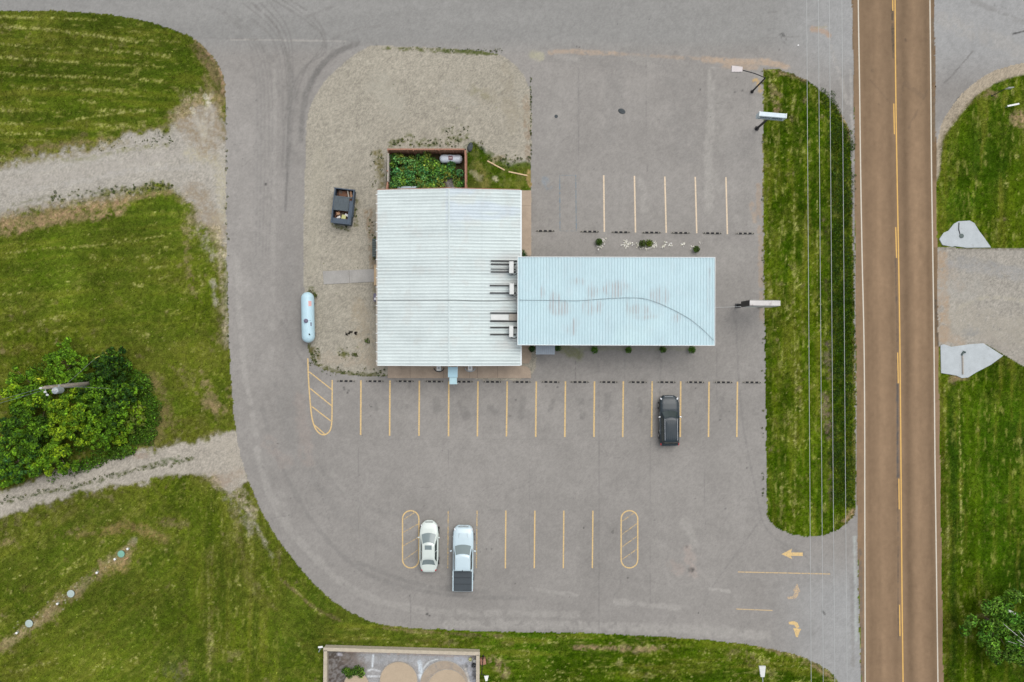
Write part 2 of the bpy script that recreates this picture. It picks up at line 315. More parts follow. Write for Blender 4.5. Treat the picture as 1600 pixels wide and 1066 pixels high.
# bare earth
for k, (pts, w_, c, a, br) in enumerate([([(0,345),(60,340),(120,325),(190,316)],9,rdirt,.95,.3),([(0,362),(40,357),(90,343),(140,338)],7,rdirt*.95,.9,.35),([(150,340),(190,332)],5,rdirt,.8,.35),([(190,312),(265,300)],5,rdirt*.95,.8,.4),([(0,250),(60,238),(150,225),(215,212)],7,g_yel*1.2,.8,.3),([(0,243),(80,228),(160,220)],4,dirt,.6,.45),
      ([(305,75),(325,95),(340,125),(347,150)],9,dirt*.6,.8,.35),([(315,90),(335,120)],6,dirt*.9,.7,.45),([(350,190),(351,215)],5,g_mid,.8,.3),([(318,120),(335,150)],6,dirt*.8,.6,.45),([(300,170),(330,160),(345,200)],16,dirt*1.05,.85,.35),([(275,180),(300,215)],12,dirt,.7,.4),([(290,195),(305,225)],7,gravelc,.6,.4),
      ([(290,360),(300,450)],6,dirt*.8,.6,.55),([(335,400),(345,430),(345,500),(350,533)],9,np.array([.16,.14,.07]),.8,.35),([(350,340),(353,420),(356,533)],3,gravelc*.9,.7,.3),([(333,440),(336,475)],4,gravelc,.8,.35),([(310,345),(330,400)],9,gravelc*.7,.7,.5),
      ([(245,600),(255,620),(260,640)],10,np.array([.16,.13,.06]),.8,.35),([(245,655),(270,660)],14,np.array([.17,.13,.06]),.75,.35),([(315,590),(340,640)],9,dirt,.7,.5),([(320,630),(345,640)],8,dirt*1.1,.7,.45),([(280,575),(290,600)],8,dirt*.9,.5,.55),([(215,555),(222,560)],4,dirt,.6,.4),
      ([(165,832),(200,822),(250,838)],8,np.array([.24,.16,.07]),.7,.45),([(90,840),(130,825)],5,rdirt*.6,.5,.5),([(0,850),(20,845)],6,dirt,.6,.4),([(250,815),(290,820)],6,dirt*.8,.6,.5),([(355,770),(375,800),(395,830)],9,gravelc*.7,.75,.42),([(383,790),(400,820),(425,870)],3,gravelc*.9,.7,.4),
      ([(0,1010),(40,985),(75,960)],8,dirt,.75,.42),([(75,960),(92,940),(118,925)],9,dirt*1.05,.75,.38),([(148,897),(165,882),(190,875),(205,855)],9,dirt*1.1,.85,.35),([(165,890),(195,888)],7,np.array([.28,.2,.09]),.7,.38),([(125,915),(150,890)],3,(.04,.1,.01),.9,.3),([(205,848),(212,842)],4,gravelc,.6,.35),
      ([(283,1040),(292,1055)],8,dirt*.8,.6,.5),([(265,1050),(280,1060)],9,np.array([.1,.1,.1]),.8,.45),([(900,1012),(960,1013),(1040,1015)],4,rdirt*.8,.7,.4),([(600,982),(700,990),(790,994)],3,rdirt*.55,.6,.45),([(1190,1010),(1250,1028),(1300,1060)],5,dirt,.7,.4),([(1145,1015),(1200,1050)],9,np.array([.18,.14,.07]),.6,.5),([(440,905),(485,945),(540,975)],2.5,rdirt*.5,.6,.45),
      ([(1192,190),(1193,800)],1.2,dirt,.6,.45),([(1330,260),(1333,500),(1335,780)],1.5,dirt,.5,.4),([(1290,345),(1294,380)],5,(.06,.05,.035),.8,.4),([(1291,440),(1295,470)],5,(.08,.06,.045),.6,.45),([(1293,535),(1295,590)],6,(.13,.1,.085),.85,.38),([(1291,620),(1296,680)],7,(.14,.10,.085),.85,.36),([(1296,700),(1298,790)],4,(.10,.075,.06),.7,.42),
      ([(1310,200),(1316,400),(1318,780)],14,(.018,.045,.006),.85,.22),([(1295,230),(1300,520)],5,(.05,.075,.01),.6,.3),([(1310,165),(1322,190),(1328,215)],4,rdirt*.9,.85,.3),([(1300,150),(1322,190)],2.5,dirt,.8,.3),([(1318,815),(1333,800)],5,rdirt*.9,.8,.35),([(1590,185),(1600,190)],10,rdirt*1.1,.95,.3),([(1540,142),(1552,148)],7,dirt*.8,.7,.4),([(1195,107),(1212,112),(1260,125)],3,dirt,.7,.4),
      ([(1468,230),(1469,360)],4,g_yel*.9,.7,.35),([(1471,600),(1475,800),(1480,1066)],3,g_yel*.6,.7,.35),([(1484,230),(1490,380)],8,(.035,.075,.008),.6,.3),([(1488,600),(1490,900),(1488,1066)],6,(.022,.05,.008),.8,.25),([(1490,590),(1510,592)],6,dirt,.8,.35),([(1204,135),(1210,145)],5,dirt*1.1,.7,.4),([(1216,150),(1214,170),(1217,185)],5,rdirt*.9,.7,.45),([(770,1035),(790,1050)],8,dirt,.7,.45)]):
    stroke(pts, w_*1.1, np.asarray(c)*np.array([.86,.84,.78]), a, br, soft=1.0, seed=k+1, nscale=.5, rag=1.0, fine=.5)
for q in range(130):
    t = random.random(); x = 20+190*t+random.gauss(0, 7); y = 995-140*t+random.gauss(0, 6)
    stroke([(x, y)], random.uniform(.5, 1.2), (.42, .38, .30) if q % 3 else (.04, .06, .02), .8, 0, seed=q, fine=0)
for q in range(900):
    x = random.choice([random.uniform(0, 350), random.uniform(0, 350), random.uniform(1195, 1300), random.uniform(500, 1250)]); y = random.uniform(300, 1066) if x < 360 else (random.uniform(120, 830) if x > 1190 and random.random() < .6 else random.uniform(990, 1066))
    stroke([(x, y), (x+random.uniform(-3, 3), y+random.uniform(-2, 2))], random.uniform(.5, 1.1), straw*random.uniform(.8, 1.2), .7, 0, seed=q, fine=.3, smooth=False)
for k, (pts, w_, c, a, br) in enumerate([([(235,590),(250,625),(255,665),(240,690)],11,(.15,.11,.05),.7,.36),([(120,838),(170,826),(220,828),(262,842)],7,(.22,.15,.07),.6,.42),([(0,1015),(40,985),(92,945),(150,895),(205,850)],7,(.24,.19,.11),.65,.42),([(300,590),(330,640),(345,690)],12,(.17,.14,.07),.5,.45),([(325,860),(330,950),(328,1060)],7,(.16,.14,.06),.5,.5),
      ([(365,790),(375,850),(392,900),(430,950)],6,(.15,.12,.05),.5,.45),([(285,900),(285,1060)],5,(.035,.05,.012),.6,.4),([(380,880),(420,960),(480,1010)],10,(.10,.09,.03),.4,.45),([(0,540),(60,550),(120,560)],9,(.13,.10,.03),.5,.45),([(1215,450),(1213,700)],8,(.12,.11,.035),.45,.45),([(640,1000),(800,1005)],5,(.10,.075,.03),.5,.45)]):
    stroke(pts, w_, c, a, br, soft=1.0, seed=k, nscale=.8, rag=1.2, fine=.5)
# --- gravel tracks and pad (colour fades across the ragged edge)
def gcol(base, X=GX, Y=GY):
    b = np.asarray(base, np.float32)[None, None]*(1+.10*(fbm(GX, GY, 2.5, 4, 13)-.5)[..., None]*2+.16*(npx-.5)[..., None]*2+.42*(rng.random((NY, NX, 1))-.5).astype(np.float32))
    return b
t1 = sstep(.55, -.35, track1+edgeN*1.1); blend(sstep(1.5, .2, track1+edgeN*2.2)*.55*(paved > 0), np.array([.155, .125, .06])); blend(t1, gcol((.42, .395, .355)))
t2 = sstep(.35, -.25, track2+edgeN*.8); blend(sstep(.8, .1, track2+edgeN*1.4)*.45*(paved > 0), np.array([.13, .11, .05])); blend(t2, gcol((.43, .395, .345)))
blend(sstep(.3, 0, ne_strip+edgeN*.15), gcol((.42, .36, .28)))
for k, (pts, w_, c, a, br) in enumerate([([(300,165),(320,180),(338,200)],22,(.30,.24,.165),.8,.36),([(278,180),(300,205),(330,222)],12,(.34,.29,.21),.7,.42),([(330,148),(318,185),(322,215)],4,(.50,.46,.37),.8,.35),([(345,165),(349,215)],5,(.09,.10,.02),.85,.35),([(298,300),(318,330),(335,352)],17,(.33,.27,.2),.8,.36),([(292,340),(300,365)],12,(.24,.2,.12),.7,.42),
      ([(340,345),(347,400)],9,(.40,.34,.25),.8,.34),([(345,400),(349,470),(353,540)],4.5,(.33,.28,.2),.75,.42),([(0,262),(60,250),(130,238),(200,222)],5,(.24,.2,.1),.7,.42),([(305,62),(330,88),(346,118),(350,150)],3.5,(.34,.22,.15),.8,.34),([(318,85),(338,120),(345,160)],8,(.10,.075,.045),.6,.45),([(0,22),(100,21),(200,31),(255,44)],5,(.03,.055,.006),.7,.25),
      ([(0,338),(70,322),(150,312),(200,305)],6,(.36,.30,.24),.7,.38),([(345,745),(372,770),(392,800)],9,(.34,.28,.22),.75,.4),([(330,745),(350,755)],8,(.36,.28,.22),.7,.4),([(355,690),(376,740)],12,(.46,.42,.36),.6,.3),([(1470,232),(1480,205),(1500,178),(1530,150)],4,(.10,.085,.03),.6,.45)]):
    stroke(pts, w_, c, a, br, soft=1.0, seed=k, nscale=.45, rag=1.1, fine=.6, region=(paved > 0).astype(np.float32))
for pts, w_, c, a, br in [([(0,290),(100,275),(200,255),(300,240)],8,(.47,.44,.41),.6,.3),([(20,320),(90,305),(180,298),(260,295)],3,(.2,.2,.12),.6,.45),([(150,300),(200,296)],5,(.16,.18,.09),.7,.5),([(0,247),(120,250),(190,235),(260,226)],4,(.25,.25,.12),.7,.48),([(300,240),(345,260),(350,340)],12,(.50,.46,.34),.7,.3),([(285,185),(305,215),(325,235)],14,(.30,.23,.15),.65,.42),([(335,170),(345,200),(352,215)],9,(.34,.27,.18),.6,.38),([(310,300),(330,330),(345,360)],12,(.33,.27,.19),.6,.4),([(20,300),(120,285),(220,265),(300,262)],5,(.50,.48,.46),.5,.35),([(0,270),(80,262),(180,245)],5,(.48,.46,.43),.5,.35),([(320,150),(332,175),(330,200)],3,(.52,.49,.42),.7,.35),([(300,170),(310,195),(318,225)],3,(.52,.49,.42),.6,.4),
                          ([(10,783),(60,772),(120,760),(200,738),(270,720),(300,716)],4,(.09,.11,.035),.85,.5),([(255,722),(280,717)],5,(.06,.10,.02),.8,.42),([(330,700),(375,690)],7,(.47,.43,.37),.6,.35),([(340,755),(375,740)],9,(.36,.29,.23),.7,.35),([(210,712),(230,712)],4,(.36,.28,.22),.8,.3)]:
    stroke(pts, w_, c, a, br, seed=3, nscale=.4, rag=.9, fine=.7)
ip = (pad < 0)
padc = gcol((.385, .365, .315)); padm = ip.astype(np.float32)*(1-sstep(.25, -.25, pgrass+edgeN*.5)); blend(padm, padc)
pr = ip.astype(np.float32)
for k, (pts, w_, c, a, br) in enumerate([([(590,130),(620,170)],18,(.42,.41,.36),.5,.3),([(700,140),(730,160)],14,(.43,.42,.38),.4,.3),([(790,110),(800,200)],10,(.30,.27,.21),.4,.4),([(822,150),(826,250)],5,(.3,.22,.15),.6,.45),([(600,75),(780,84)],3,(.11,.13,.03),.9,.42),([(690,79),(775,84)],3.5,(.08,.11,.02),.9,.34),([(480,150),(830,150)],1,(.3,.3,.3),.1,.5),
        ([(500,240),(490,340),(490,420)],10,(.43,.41,.34),.4,.35),([(560,230),(550,300)],10,(.31,.29,.25),.4,.4),([(575,330),(582,380),(583,420)],6,(.28,.2,.12),.7,.42),([(560,480),(575,560)],14,(.40,.34,.25),.5,.3),([(510,560),(600,570)],9,(.41,.35,.28),.5,.3),
        ([(612,225),(640,215)],6,(.11,.13,.03),.85,.5),([(655,222),(680,224)],6,(.10,.13,.03),.85,.48),([(700,220),(728,215)],7,(.12,.14,.04),.8,.52),([(590,240),(597,290)],7,(.17,.15,.05),.85,.42),([(690,205),(720,200)],6,(.1,.12,.04),.5,.6),([(555,315),(556,350)],4,(.14,.14,.05),.85,.45),([(520,350),(545,360)],3,(.11,.13,.03),.8,.5),
        ([(482,540),(487,562),(505,575),(530,582),(560,586),(600,588)],4,(.09,.10,.025),.95,.32),([(488,545),(498,560)],5,(.14,.12,.04),.8,.42),([(533,548),(540,556)],6,(.12,.13,.03),.9,.5),([(485,452),(492,460)],4,(.09,.11,.02),.9,.4),([(584,440),(586,480)],3,(.2,.17,.08),.6,.4),([(760,150),(830,190)],12,(.36,.33,.26),.4,.35),([(740,140),(760,150)],7,(.25,.24,.14),.5,.5),
        ([(760,240),(800,256),(828,258)],4,(.08,.11,.02),.9,.3),([(770,250),(785,246)],6,(.34,.28,.18),.7,.38),([(827,270),(828,290)],4,(.36,.24,.11),.8,.35),([(745,260),(760,290)],9,(.19,.17,.05),.7,.4),([(790,285),(815,290)],7,(.15,.16,.03),.7,.4),([(774,278),(777,281)],4,(.4,.37,.25),.8,.3),([(738,272),(750,278)],5,(.3,.28,.18),.7,.4)]):
    stroke(pts, w_, c, a, br, seed=k, nscale=.35, rag=.9, region=pr)
blend(sstep(.1, -.1, eyard), np.array([.10, .085, .045])); stroke([(700,284),(712,290)], 9, (.42,.41,.42), .9, .2, seed=2)
stroke([(680,275),(690,288)], 6, (.24,.15,.10), .8, .3, seed=4)
# --- paving
pvm = ((paved < .02) & (island > 0) & (pad > 0)).astype(np.float32)
nev = (ne_pave < 0).astype(np.float32)
pm_ = np.maximum(pvm, nev)
an = fbm(GX, GY, 14, 4, 21); am = fbm(GX, GY, 2.4, 5, 22); aL = fbm(GX, GY, 3.0, 4, 23, .12, 1.2)
ac = np.array([.262, .252, .242])[None, None]*(1+.16*(an-.5)[..., None]*2+.10*(am-.5)[..., None]*2)
sidem = sstep(95, 55, PY)[..., None]
ac = ac*(1-sidem) + np.array([.250, .250, .246])[None, None]*(1+.13*(aL-.5)[..., None]*2)*sidem
rt = (sstep(1180, 1320, PX)*np.maximum(sstep(850, 940, PY), sstep(160, 60, PY)))[..., None]
ac = ac*(1-rt)+np.array([.305, .31, .315])[None, None]*rt*(1+.06*(am-.5)[..., None]*2)
lf = (sstep(480, 380, PX)*sstep(60, 200, PY)*sstep(900, 600, PY))[..., None]; ac = ac*(1-lf*.0)
blend(pm_, ac)
lit = np.array([.325, .315, .30]); dk = np.array([.19, .185, .18]); tanp = np.array([.40, .32, .25]); pnk = np.array([.31, .275, .255])
AS = [([(360,62),(440,63),(540,65)],1.2,lit*1.05,.8,.3),([(300,57),(340,60),(400,62)],.9,dk,.5,.4),([(860,82),(900,81),(960,84)],4,tanp,.8,.3),([(960,84),(1060,90),(1100,92)],3,tanp*.95,.6,.4),([(1100,93),(1200,98),(1230,106)],5,tanp,.85,.3),([(1130,102),(1180,105)],6,tanp*.95,.7,.35),([(834,86),(845,90)],7,(.36,.35,.26),.7,.35),
      ([(870,88),(900,92)],5,lit*1.1,.6,.35),([(985,92),(1020,98)],8,lit,.55,.35),([(870,90),(1100,100)],16,dk*1.1,.25,.3),([(1112,110),(1110,180),(1107,250),(1108,330)],7,lit*1.08,.6,.3),([(1130,150),(1125,230)],12,lit*.98,.4,.35),([(1100,370),(1160,400)],8,lit*.95,.4,.4),([(1185,290),(1188,400),(1190,500)],4,tanp*.85,.6,.42),([(1150,340),(1180,350)],6,lit,.45,.45),([(1175,320),(1180,345)],4,tanp*.9,.6,.45),
      ([(1000,280),(1008,330)],6,lit*1.05,.55,.42),([(1115,270),(1125,300)],5,lit,.5,.4),([(905,110),(902,260)],3,dk*1.15,.25,.2),([(960,110),(955,210)],14,dk*1.2,.35,.3),([(1060,130),(1075,240)],22,dk*1.2,.3,.3),([(870,110),(860,270)],14,lit*.93,.3,.4),
      ([(560,68),(520,85),(490,120),(475,160),(470,220)],5,dk*.95,.7,.15),([(540,75),(505,100),(483,140)],4,dk*.85,.5,.3),([(400,10),(430,40),(450,90),(465,160)],2.5,dk,.45,.35),([(395,30),(425,60),(440,110),(442,200)],2.0,dk,.4,.4),([(410,75),(430,100),(437,150)],3,dk,.35,.4),([(470,30),(520,10)],2,dk,.35,.4),([(520,60),(560,45),(600,40)],2.5,dk,.3,.3),
      ([(400,70),(412,75)],7,dk,.35,.35),([(455,120),(450,400),(452,700)],9,dk*1.15,.22,.2),([(430,100),(425,560)],4,lit,.35,.45),([(405,100),(400,560)],9,dk*1.15,.2,.2),([(440,500),(470,560),(500,590)],2,dk*.9,.3,.35),([(370,400),(380,560),(400,680)],5,lit*1.02,.4,.4),
      ([(410,640),(440,730),(500,830),(580,900),(700,930),(820,935)],3.5,dk,.42,.2),([(430,600),(460,700),(530,800),(620,860)],7,dk*1.15,.3,.3),([(455,600),(480,700),(550,780),(640,810)],3,dk*1.1,.3,.35),([(400,700),(430,790),(490,870),(570,930),(680,955),(900,960)],6,lit*1.02,.45,.3),([(520,740),(560,790),(640,840),(700,900)],5,lit*.97,.3,.4),([(560,880),(660,915),(760,925)],4,dk*.95,.4,.25),
      ([(700,975),(900,978),(1100,985),(1200,995)],8,lit*1.06,.5,.35),([(960,940),(1060,950)],5,lit*1.08,.5,.4),([(830,920),(900,930)],3,lit*1.05,.5,.4),([(1075,860),(1083,895)],9,pnk*1.1,.7,.4),([(1050,885),(1060,890)],10,pnk,.6,.4),([(1110,920),(1140,925)],3,lit*1.15,.6,.4),([(1070,815),(1085,850)],8,lit*1.05,.5,.4),([(1100,935),(1190,810)],1.2,dk,.35,.35),([(1020,850),(1040,855)],6,lit,.4,.4),
      ([(1150,500),(1158,640),(1180,760),(1200,830),(1260,870)],1.6,dk,.4,.3),([(1120,620),(1150,680)],1.5,dk,.3,.4),([(470,620),(480,720)],12,pnk*.95,.5,.35),([(420,690),(445,720)],12,pnk*.95,.4,.4),([(440,770),(450,820)],6,lit,.3,.4),([(930,380),(933,395)],3,dk,.5,.4),([(555,630),(700,640),(820,650)],10,dk*1.2,.25,.3),([(880,620),(1000,650)],14,dk*1.2,.22,.35),
      ([(560,688),(700,686),(960,688)],.9,dk*1.1,.3,.3),([(905,543),(905,560)],1.2,dk*.7,.6,.2),([(899,565),(899,592)],1,dk*.8,.6,.3),([(935,540),(936,720)],.8,dk,.4,.4),([(1120,545),(1120,640)],1,dk,.5,.3),([(975,545),(976,600)],.7,dk,.3,.3),([(1074,545),(1075,600)],.7,dk,.3,.3),([(1033,560),(1030,640)],1.5,dk*1.1,.4,.4),([(880,545),(902,556)],9,(.19,.20,.11),.7,.2),([(905,545),(1090,545)],3,(.25,.26,.19),.6,.3),([(845,546),(848,590)],8,dk*1.2,.25,.3),
      ([(1290,40),(1335,200)],3,lit*1.2,.4,.4),([(1222,55),(1227,64)],3.4,(.07,.07,.07),.7,.4),([(1190,60),(1250,57)],1,dk,.4,.4),([(1216,18),(1200,20)],1,dk,.4,.3),([(1270,46),(1290,50),(1296,56)],4.5,(.36,.27,.21),.75,.35),([(1265,49),(1278,43)],1.5,(.33,.3,.2),.6,.3),([(1278,43),(1292,42)],1.5,(.33,.3,.2),.5,.4),
      ([(1555,8),(1570,14)],3,(.1,.1,.1),.5,.45),([(1520,2),(1600,35)],4,dk,.35,.4),([(1583,53),(1600,49)],1.5,(.06,.06,.06),.8,.2),([(1475,130),(1490,115),(1520,80)],1.2,dk*.8,.5,.35),([(1470,200),(1462,240)],3,lit*1.15,.5,.3),([(1470,30),(1600,80)],14,lit*1.1,.35,.4),([(1480,180),(1505,145),(1560,112),(1600,100)],.8,(.1,.1,.1),.8,.25),
      ([(1260,885),(1300,900)],5,dk*1.1,.3,.4),([(1285,955),(1289,960)],1.8,(.04,.04,.04),.8,.3),([(1230,860),(1220,856)],2,dk,.3,.3),([(1270,990),(1280,980)],3,dk,.3,.5),([(1335,840),(1338,1000)],2.5,(.38,.41,.40),.6,.3),([(1331,900),(1333,1040)],3,dk*1.2,.5,.3),([(1329,110),(1333,260)],2,lit*1.15,.5,.3),
      ([(640,600),(638,606)],2.5,dk*.8,.3,.3),([(1184,95),(1186,250)],6,lit,.25,.3)]
AS += [([(1215+10*i, 845+4*i), (1300, 870+14*i)], 1, dk*1.1, .25, .3) for i in range(4)]
for q in range(7):   # curved tyre marks where vehicles turn off the side road
    o_ = q*7; AS.append(([(420+o_, 0), (470+o_*.8, 30+q), (505+o_*.1, 60+q*4), (478-o_*.2, 110), (462-o_*.4, 170), (455-o_*.4, 260)][::1] if q % 2 else [(380+o_, 5), (425+o_*.6, 45), (445+o_*.3, 95), (450+o_*.1, 190), (446, 330)], 1.3+.3*(q % 3), dk*.9, .42, .35))
for q in range(5): AS.append(([(330+q*9, 10+q*3), (372+q*7, 50+q*2), (398+q*6, 110), (402+q*6, 220), (400+q*5, 400)], 1.4, dk*.95, .30, .42))
for (x0, y0, x1, y1) in [(903,84,903,272),(1010,90,1011,270),(936,690,936,990),(828,600,828,985),(1016,690,1015,985),(1100,700,1102,820),(700,690,702,800),(560,700,561,860),(640,890,642,975),(480,700,520,830)]:
    AS.append(([(x0, y0), ((x0+x1)/2+random.uniform(-1.5, 1.5), (y0+y1)/2), (x1, y1)], .5, dk*.85, .38, .38))
for q in range(26):   # hairline cracks
    x, y = random.uniform(380, 1180), random.uniform(620, 970) if q % 3 else random.uniform(110, 260)
    pts = [(x, y)]; a = random.uniform(0, 6.28)
    for _ in range(5): a += random.uniform(-.6, .6); pts.append((pts[-1][0]+math.cos(a)*random.uniform(8, 20), pts[-1][1]+math.sin(a)*random.uniform(8, 20)))
    AS.append((pts, .4, dk*.8, .32, .36))
for x in [587,632,678,724,769,815,860,906,951,996,1086,1130]: AS.append(([(x+random.uniform(-4,4), 618+random.uniform(0,20)), (x+random.uniform(-5,5), 640+random.uniform(0,15))], random.uniform(3, 6), dk*.85, .38, .42))
for q in range(24):   # dull patches
    x, y = random.uniform(400, 1180), random.uniform(610, 970) if q % 2 else random.uniform(100, 390)
    AS.append(([(x, y), (x+random.uniform(-40, 40), y+random.uniform(-20, 20))], random.uniform(8, 18), (lit if q % 2 else dk)*1.02, .12, .42))
for k, (pts, w_, c, a, br) in enumerate(AS): stroke(pts, w_, c, min(1, a*1.25), br, seed=k, nscale=.6, rag=.6, region=pm_, fine=.3)
# small oil drips, stains
for i in range(240):
    x = random.uniform(360, 1190); y = random.uniform(60, 980)
    stroke([(x, y)], random.uniform(.5, 1.1), (.08, .078, .075), random.uniform(.3, .8), 0, seed=i, region=pm_)
for (x, y, r_) in [(541,598,0),(537,606,2),(545,610,2),(538,609,1.4),(543,614,1.6),(577,633,1.2),(580,636,1.2),(797,650,2.2),(806,625,2),(434,693,1),(466,691,1),(1144,624,1.4),(1125,656,1.5),(1087,607,1.2),(871,605,1.5),(853,603,1.1),(760,858,1.6),(768,858,1.5),(640,931,1.4),(667,960,2.4),(671,962,2),(912,825,1.4),(957,832,2.4),(958,829,1.6),(981,903,1.6),(805,912,1.2),(1091,958,1.3),(1134,795,1.8),(1167,731,1.2),(1150,122,1.3),(1148,144,1.3),(1160,142,1.6),(1094,140,1.2),(1014,30,1),(901,73,1.6),(905,74,1),(415,288,2),(1073,855,2.8),(1080,890,5),(1218,78,1.2),(965,38,1)]:
    if r_: stroke([(x, y)], r_, (.05, .05, .05), .8, 0, seed=int(x), region=pm_)
stroke([(1181,128),(1186,140)], 5, (.55,.36,.12), .8, .42, seed=5, region=pm_)
stroke([(853,283),(856,290)], 7, (.22,.27,.32), .6, .4, seed=5, region=pm_)
# --- east driveway
em = (edrive < 0).astype(np.float32); blend(em, gcol((.375, .345, .305)))
for k, (pts, w_, c, a, br) in enumerate([([(1472,400),(1475,530)],9,(.42,.30,.20),.85,.3),([(1500,500),(1600,520)],26,(.40,.36,.30),.6,.3),([(1470,520),(1500,535)],10,(.42,.33,.25),.7,.35),([(1485,420),(1500,450)],10,(.39,.32,.26),.5,.4),([(1490,410),(1600,430)],12,(.33,.33,.34),.5,.3),([(1500,480),(1540,465),(1600,470)],3,(.47,.43,.34),.6,.42),([(1510,520),(1525,518)],7,(.27,.27,.27),.6,.3),([(1540,530),(1600,560)],10,(.35,.31,.27),.5,.35),([(1470,450),(1520,450)],20,(.40,.38,.35),.5,.35),([(1470,389),(1600,390)],1.2,(.13,.11,.08),.7,.3)]):
    stroke(pts, w_, c, a, br, seed=k, nscale=.5, region=em)
# --- highway, chip seal
hm = (hway < 0).astype(np.float32)
hc = np.array([.285, .205, .145])[None, None]*(1+.08*(fbm(GX, GY, 1.2, 4, 31, 1.0, .08)-.5)[..., None]*2+.06*(nmid-.5)[..., None]*2)
cx = 1397+(PY/1066)*12.
off = PX-cx
for c0, w0, a in [(-27, 7, .15), (30, 7, .18)]: hc = hc*(1+a*np.exp(-((off-c0)/w0)**2)[..., None])
for c0, w0, a in [(-47, 4, .14), (-40, 3, .06), (-8, 5, .14), (14, 6, .26), (50, 5, .20), (-33, 2.5, .05)]: hc = hc*(1-a*np.exp(-((off-c0)/w0)**2)[..., None])
blend(hm, hc)
nb = sstep(380, 0, PY)*hm; blend(nb*.35, np.array([.22, .165, .12]))
for k, (pts, w_, c, a, br) in enumerate([([(1394,15),(1395,50),(1396,90)],2,(.08,.075,.07),.8,.38),([(1399,0),(1401,120)],1.2,(.12,.1,.08),.5,.4),([(1399,400),(1402,534),(1403,800),(1404,1000)],1.2,(.11,.1,.1),.75,.28),([(1402,600),(1403,745)],1.8,(.10,.11,.13),.8,.2),([(1415,130),(1440,150)],4,(.15,.12,.1),.3,.4),([(1360,125),(1390,160)],1.2,(.14,.11,.09),.4,.4),([(1420,200),(1450,140)],2,(.15,.12,.1),.4,.4),([(1412,130),(1400,200)],1.5,(.15,.12,.1),.3,.4),([(1331,0),(1335,300)],2.5,(.2,.17,.13),.6,.35),
       ([(1342,300),(1345,800)],2.5,(.22,.17,.13),.4,.35),([(1344,860),(1347,1066)],3,(.15,.15,.15),.6,.35),([(1462,470),(1465,530),(1467,540)],2,(.1,.1,.1),.8,.2),([(1462,260),(1470,800),(1473,1066)],2,(.34,.25,.18),.5,.4),([(1458,30),(1460,220)],2.5,(.24,.22,.2),.6,.3),([(1363,110),(1363,111)],3,(.12,.1,.08),.4,.3),([(1373,163),(1374,164)],1.5,(.08,.07,.06),.6,.3),([(1415,62),(1416,64)],2.2,(.1,.08,.07),.6,.3)]):
    stroke(pts, w_, c, a, br, seed=k, nscale=.6, region=hm)
# --- walled yard floor at the bottom
ym = (syard < 0).astype(np.float32); blend(ym, np.array([.25, .245, .24])*(1+.25*(n1-.5)[..., None]*2))
for k, (pts, w_, c, a, br) in enumerate([([(522,1022),(528,1050),(524,1075)],30,(.07,.055,.045),.95,.12),([(545,1025),(560,1035)],14,(.16,.13,.11),.7,.3),([(570,1025),(640,1030),(720,1030)],10,(.34,.35,.36),.6,.35),([(583,1024),(582,1042)],1.6,(.6,.65,.68),.9,.1),([(575,1048),(583,1046),(593,1049)],1.5,(.55,.57,.58),.8,.1),([(575,1057),(596,1057)],1.5,(.55,.57,.58),.8,.1),([(656,1035),(658,1060)],4,(.50,.56,.6),.8,.3),([(654,1055),(665,1055)],1.4,(.6,.65,.68),.9,.1),([(662,1045),(670,1035),(684,1030)],1.3,(.55,.58,.58),.8,.1),
       ([(540,1018),(740,1026)],2,(.36,.27,.22),.6,.35),([(715,1030),(735,1036),(740,1066)],8,(.38,.4,.44),.7,.3),([(740,1030),(742,1060)],4,(.1,.09,.09),.8,.45),([(732,1040),(742,1062)],6,(.08,.08,.08),.7,.55),([(727,1045),(733,1066)],1.6,(.5,.47,.42),.9,.1),([(694,1038),(700,1036)],26,(.40,.30,.20),.0,.2),([(528,1022),(532,1023)],3,(.5,.5,.55),.7,.3)]):
    stroke(pts, w_, c, a, br, seed=k, nscale=.4, region=ym)

gq = (((pm_ < .5) & (pad > 0) & (hway > 0)).astype(np.float32)*(1-t1)*(1-t2)*(1-em)*(1-ym)*(1-sstep(.3, 0, ne_strip+edgeN*.15)))[..., None]; wt = fbm(GX, GY, 3.5, 4, 95)[..., None]; wn = (rng.random((NY, NX, 1))-.5).astype(np.float32); C = C*(1+gq*(.04+.35*(n2-.5)[..., None]+.65*(wt-.5)+.5*wn+.45*(npx-.5)[..., None]))*(1-gq*np.array([.02, 0, .42], np.float32)*sstep(.96, 1.2, C[..., 1:2]/np.maximum(C[..., 0:1], 1e-4))); C = C*(1-gq*.16*(PX < 700)[..., None])+gq*.16*(PX < 700)[..., None]*np.array([.14, .13, .028], np.float32)*(1+.8*(wt-.5))
ng = (pm_*(pad > 0))[..., None]
mot = fbm(GX, GY, .9, 4, 90); C = C*(1-ng)+C*np.array([.855, .84, .805], np.float32)*(1+.16*(rng.random((NY, NX, 1))-.5).astype(np.float32)+.14*(npx-.5)[..., None]+.10*(n2-.5)[..., None]+.08*(mot-.5)[..., None])*ng
lfm = (lf*ng); C = C*(1+.12*lfm)
hm3 = hm[..., None]; C = C*(1-hm3)+C*np.array([.715, .675, .585], np.float32)*(1+.22*(fbm(GX, GY, .5, 3, 91, 1., .3)-.5)[..., None]+.14*(npx-.5)[..., None])*hm3
pm3 = padm[..., None]; C = C*(1-pm3)+C*np.array([.745, .725, .68], np.float32)*pm3
for q in (t1, t2, sstep(.3, 0, ne_strip+edgeN*.15)*(1-nev)): q = (q*(1-pvm))[..., None]; C = C*(1-q)+C*np.array([.72, .715, .685], np.float32)*q
q = em[..., None]; C = C*(1-q)+C*np.array([.74, .75, .73], np.float32)*q
C = C.astype(np.float32)
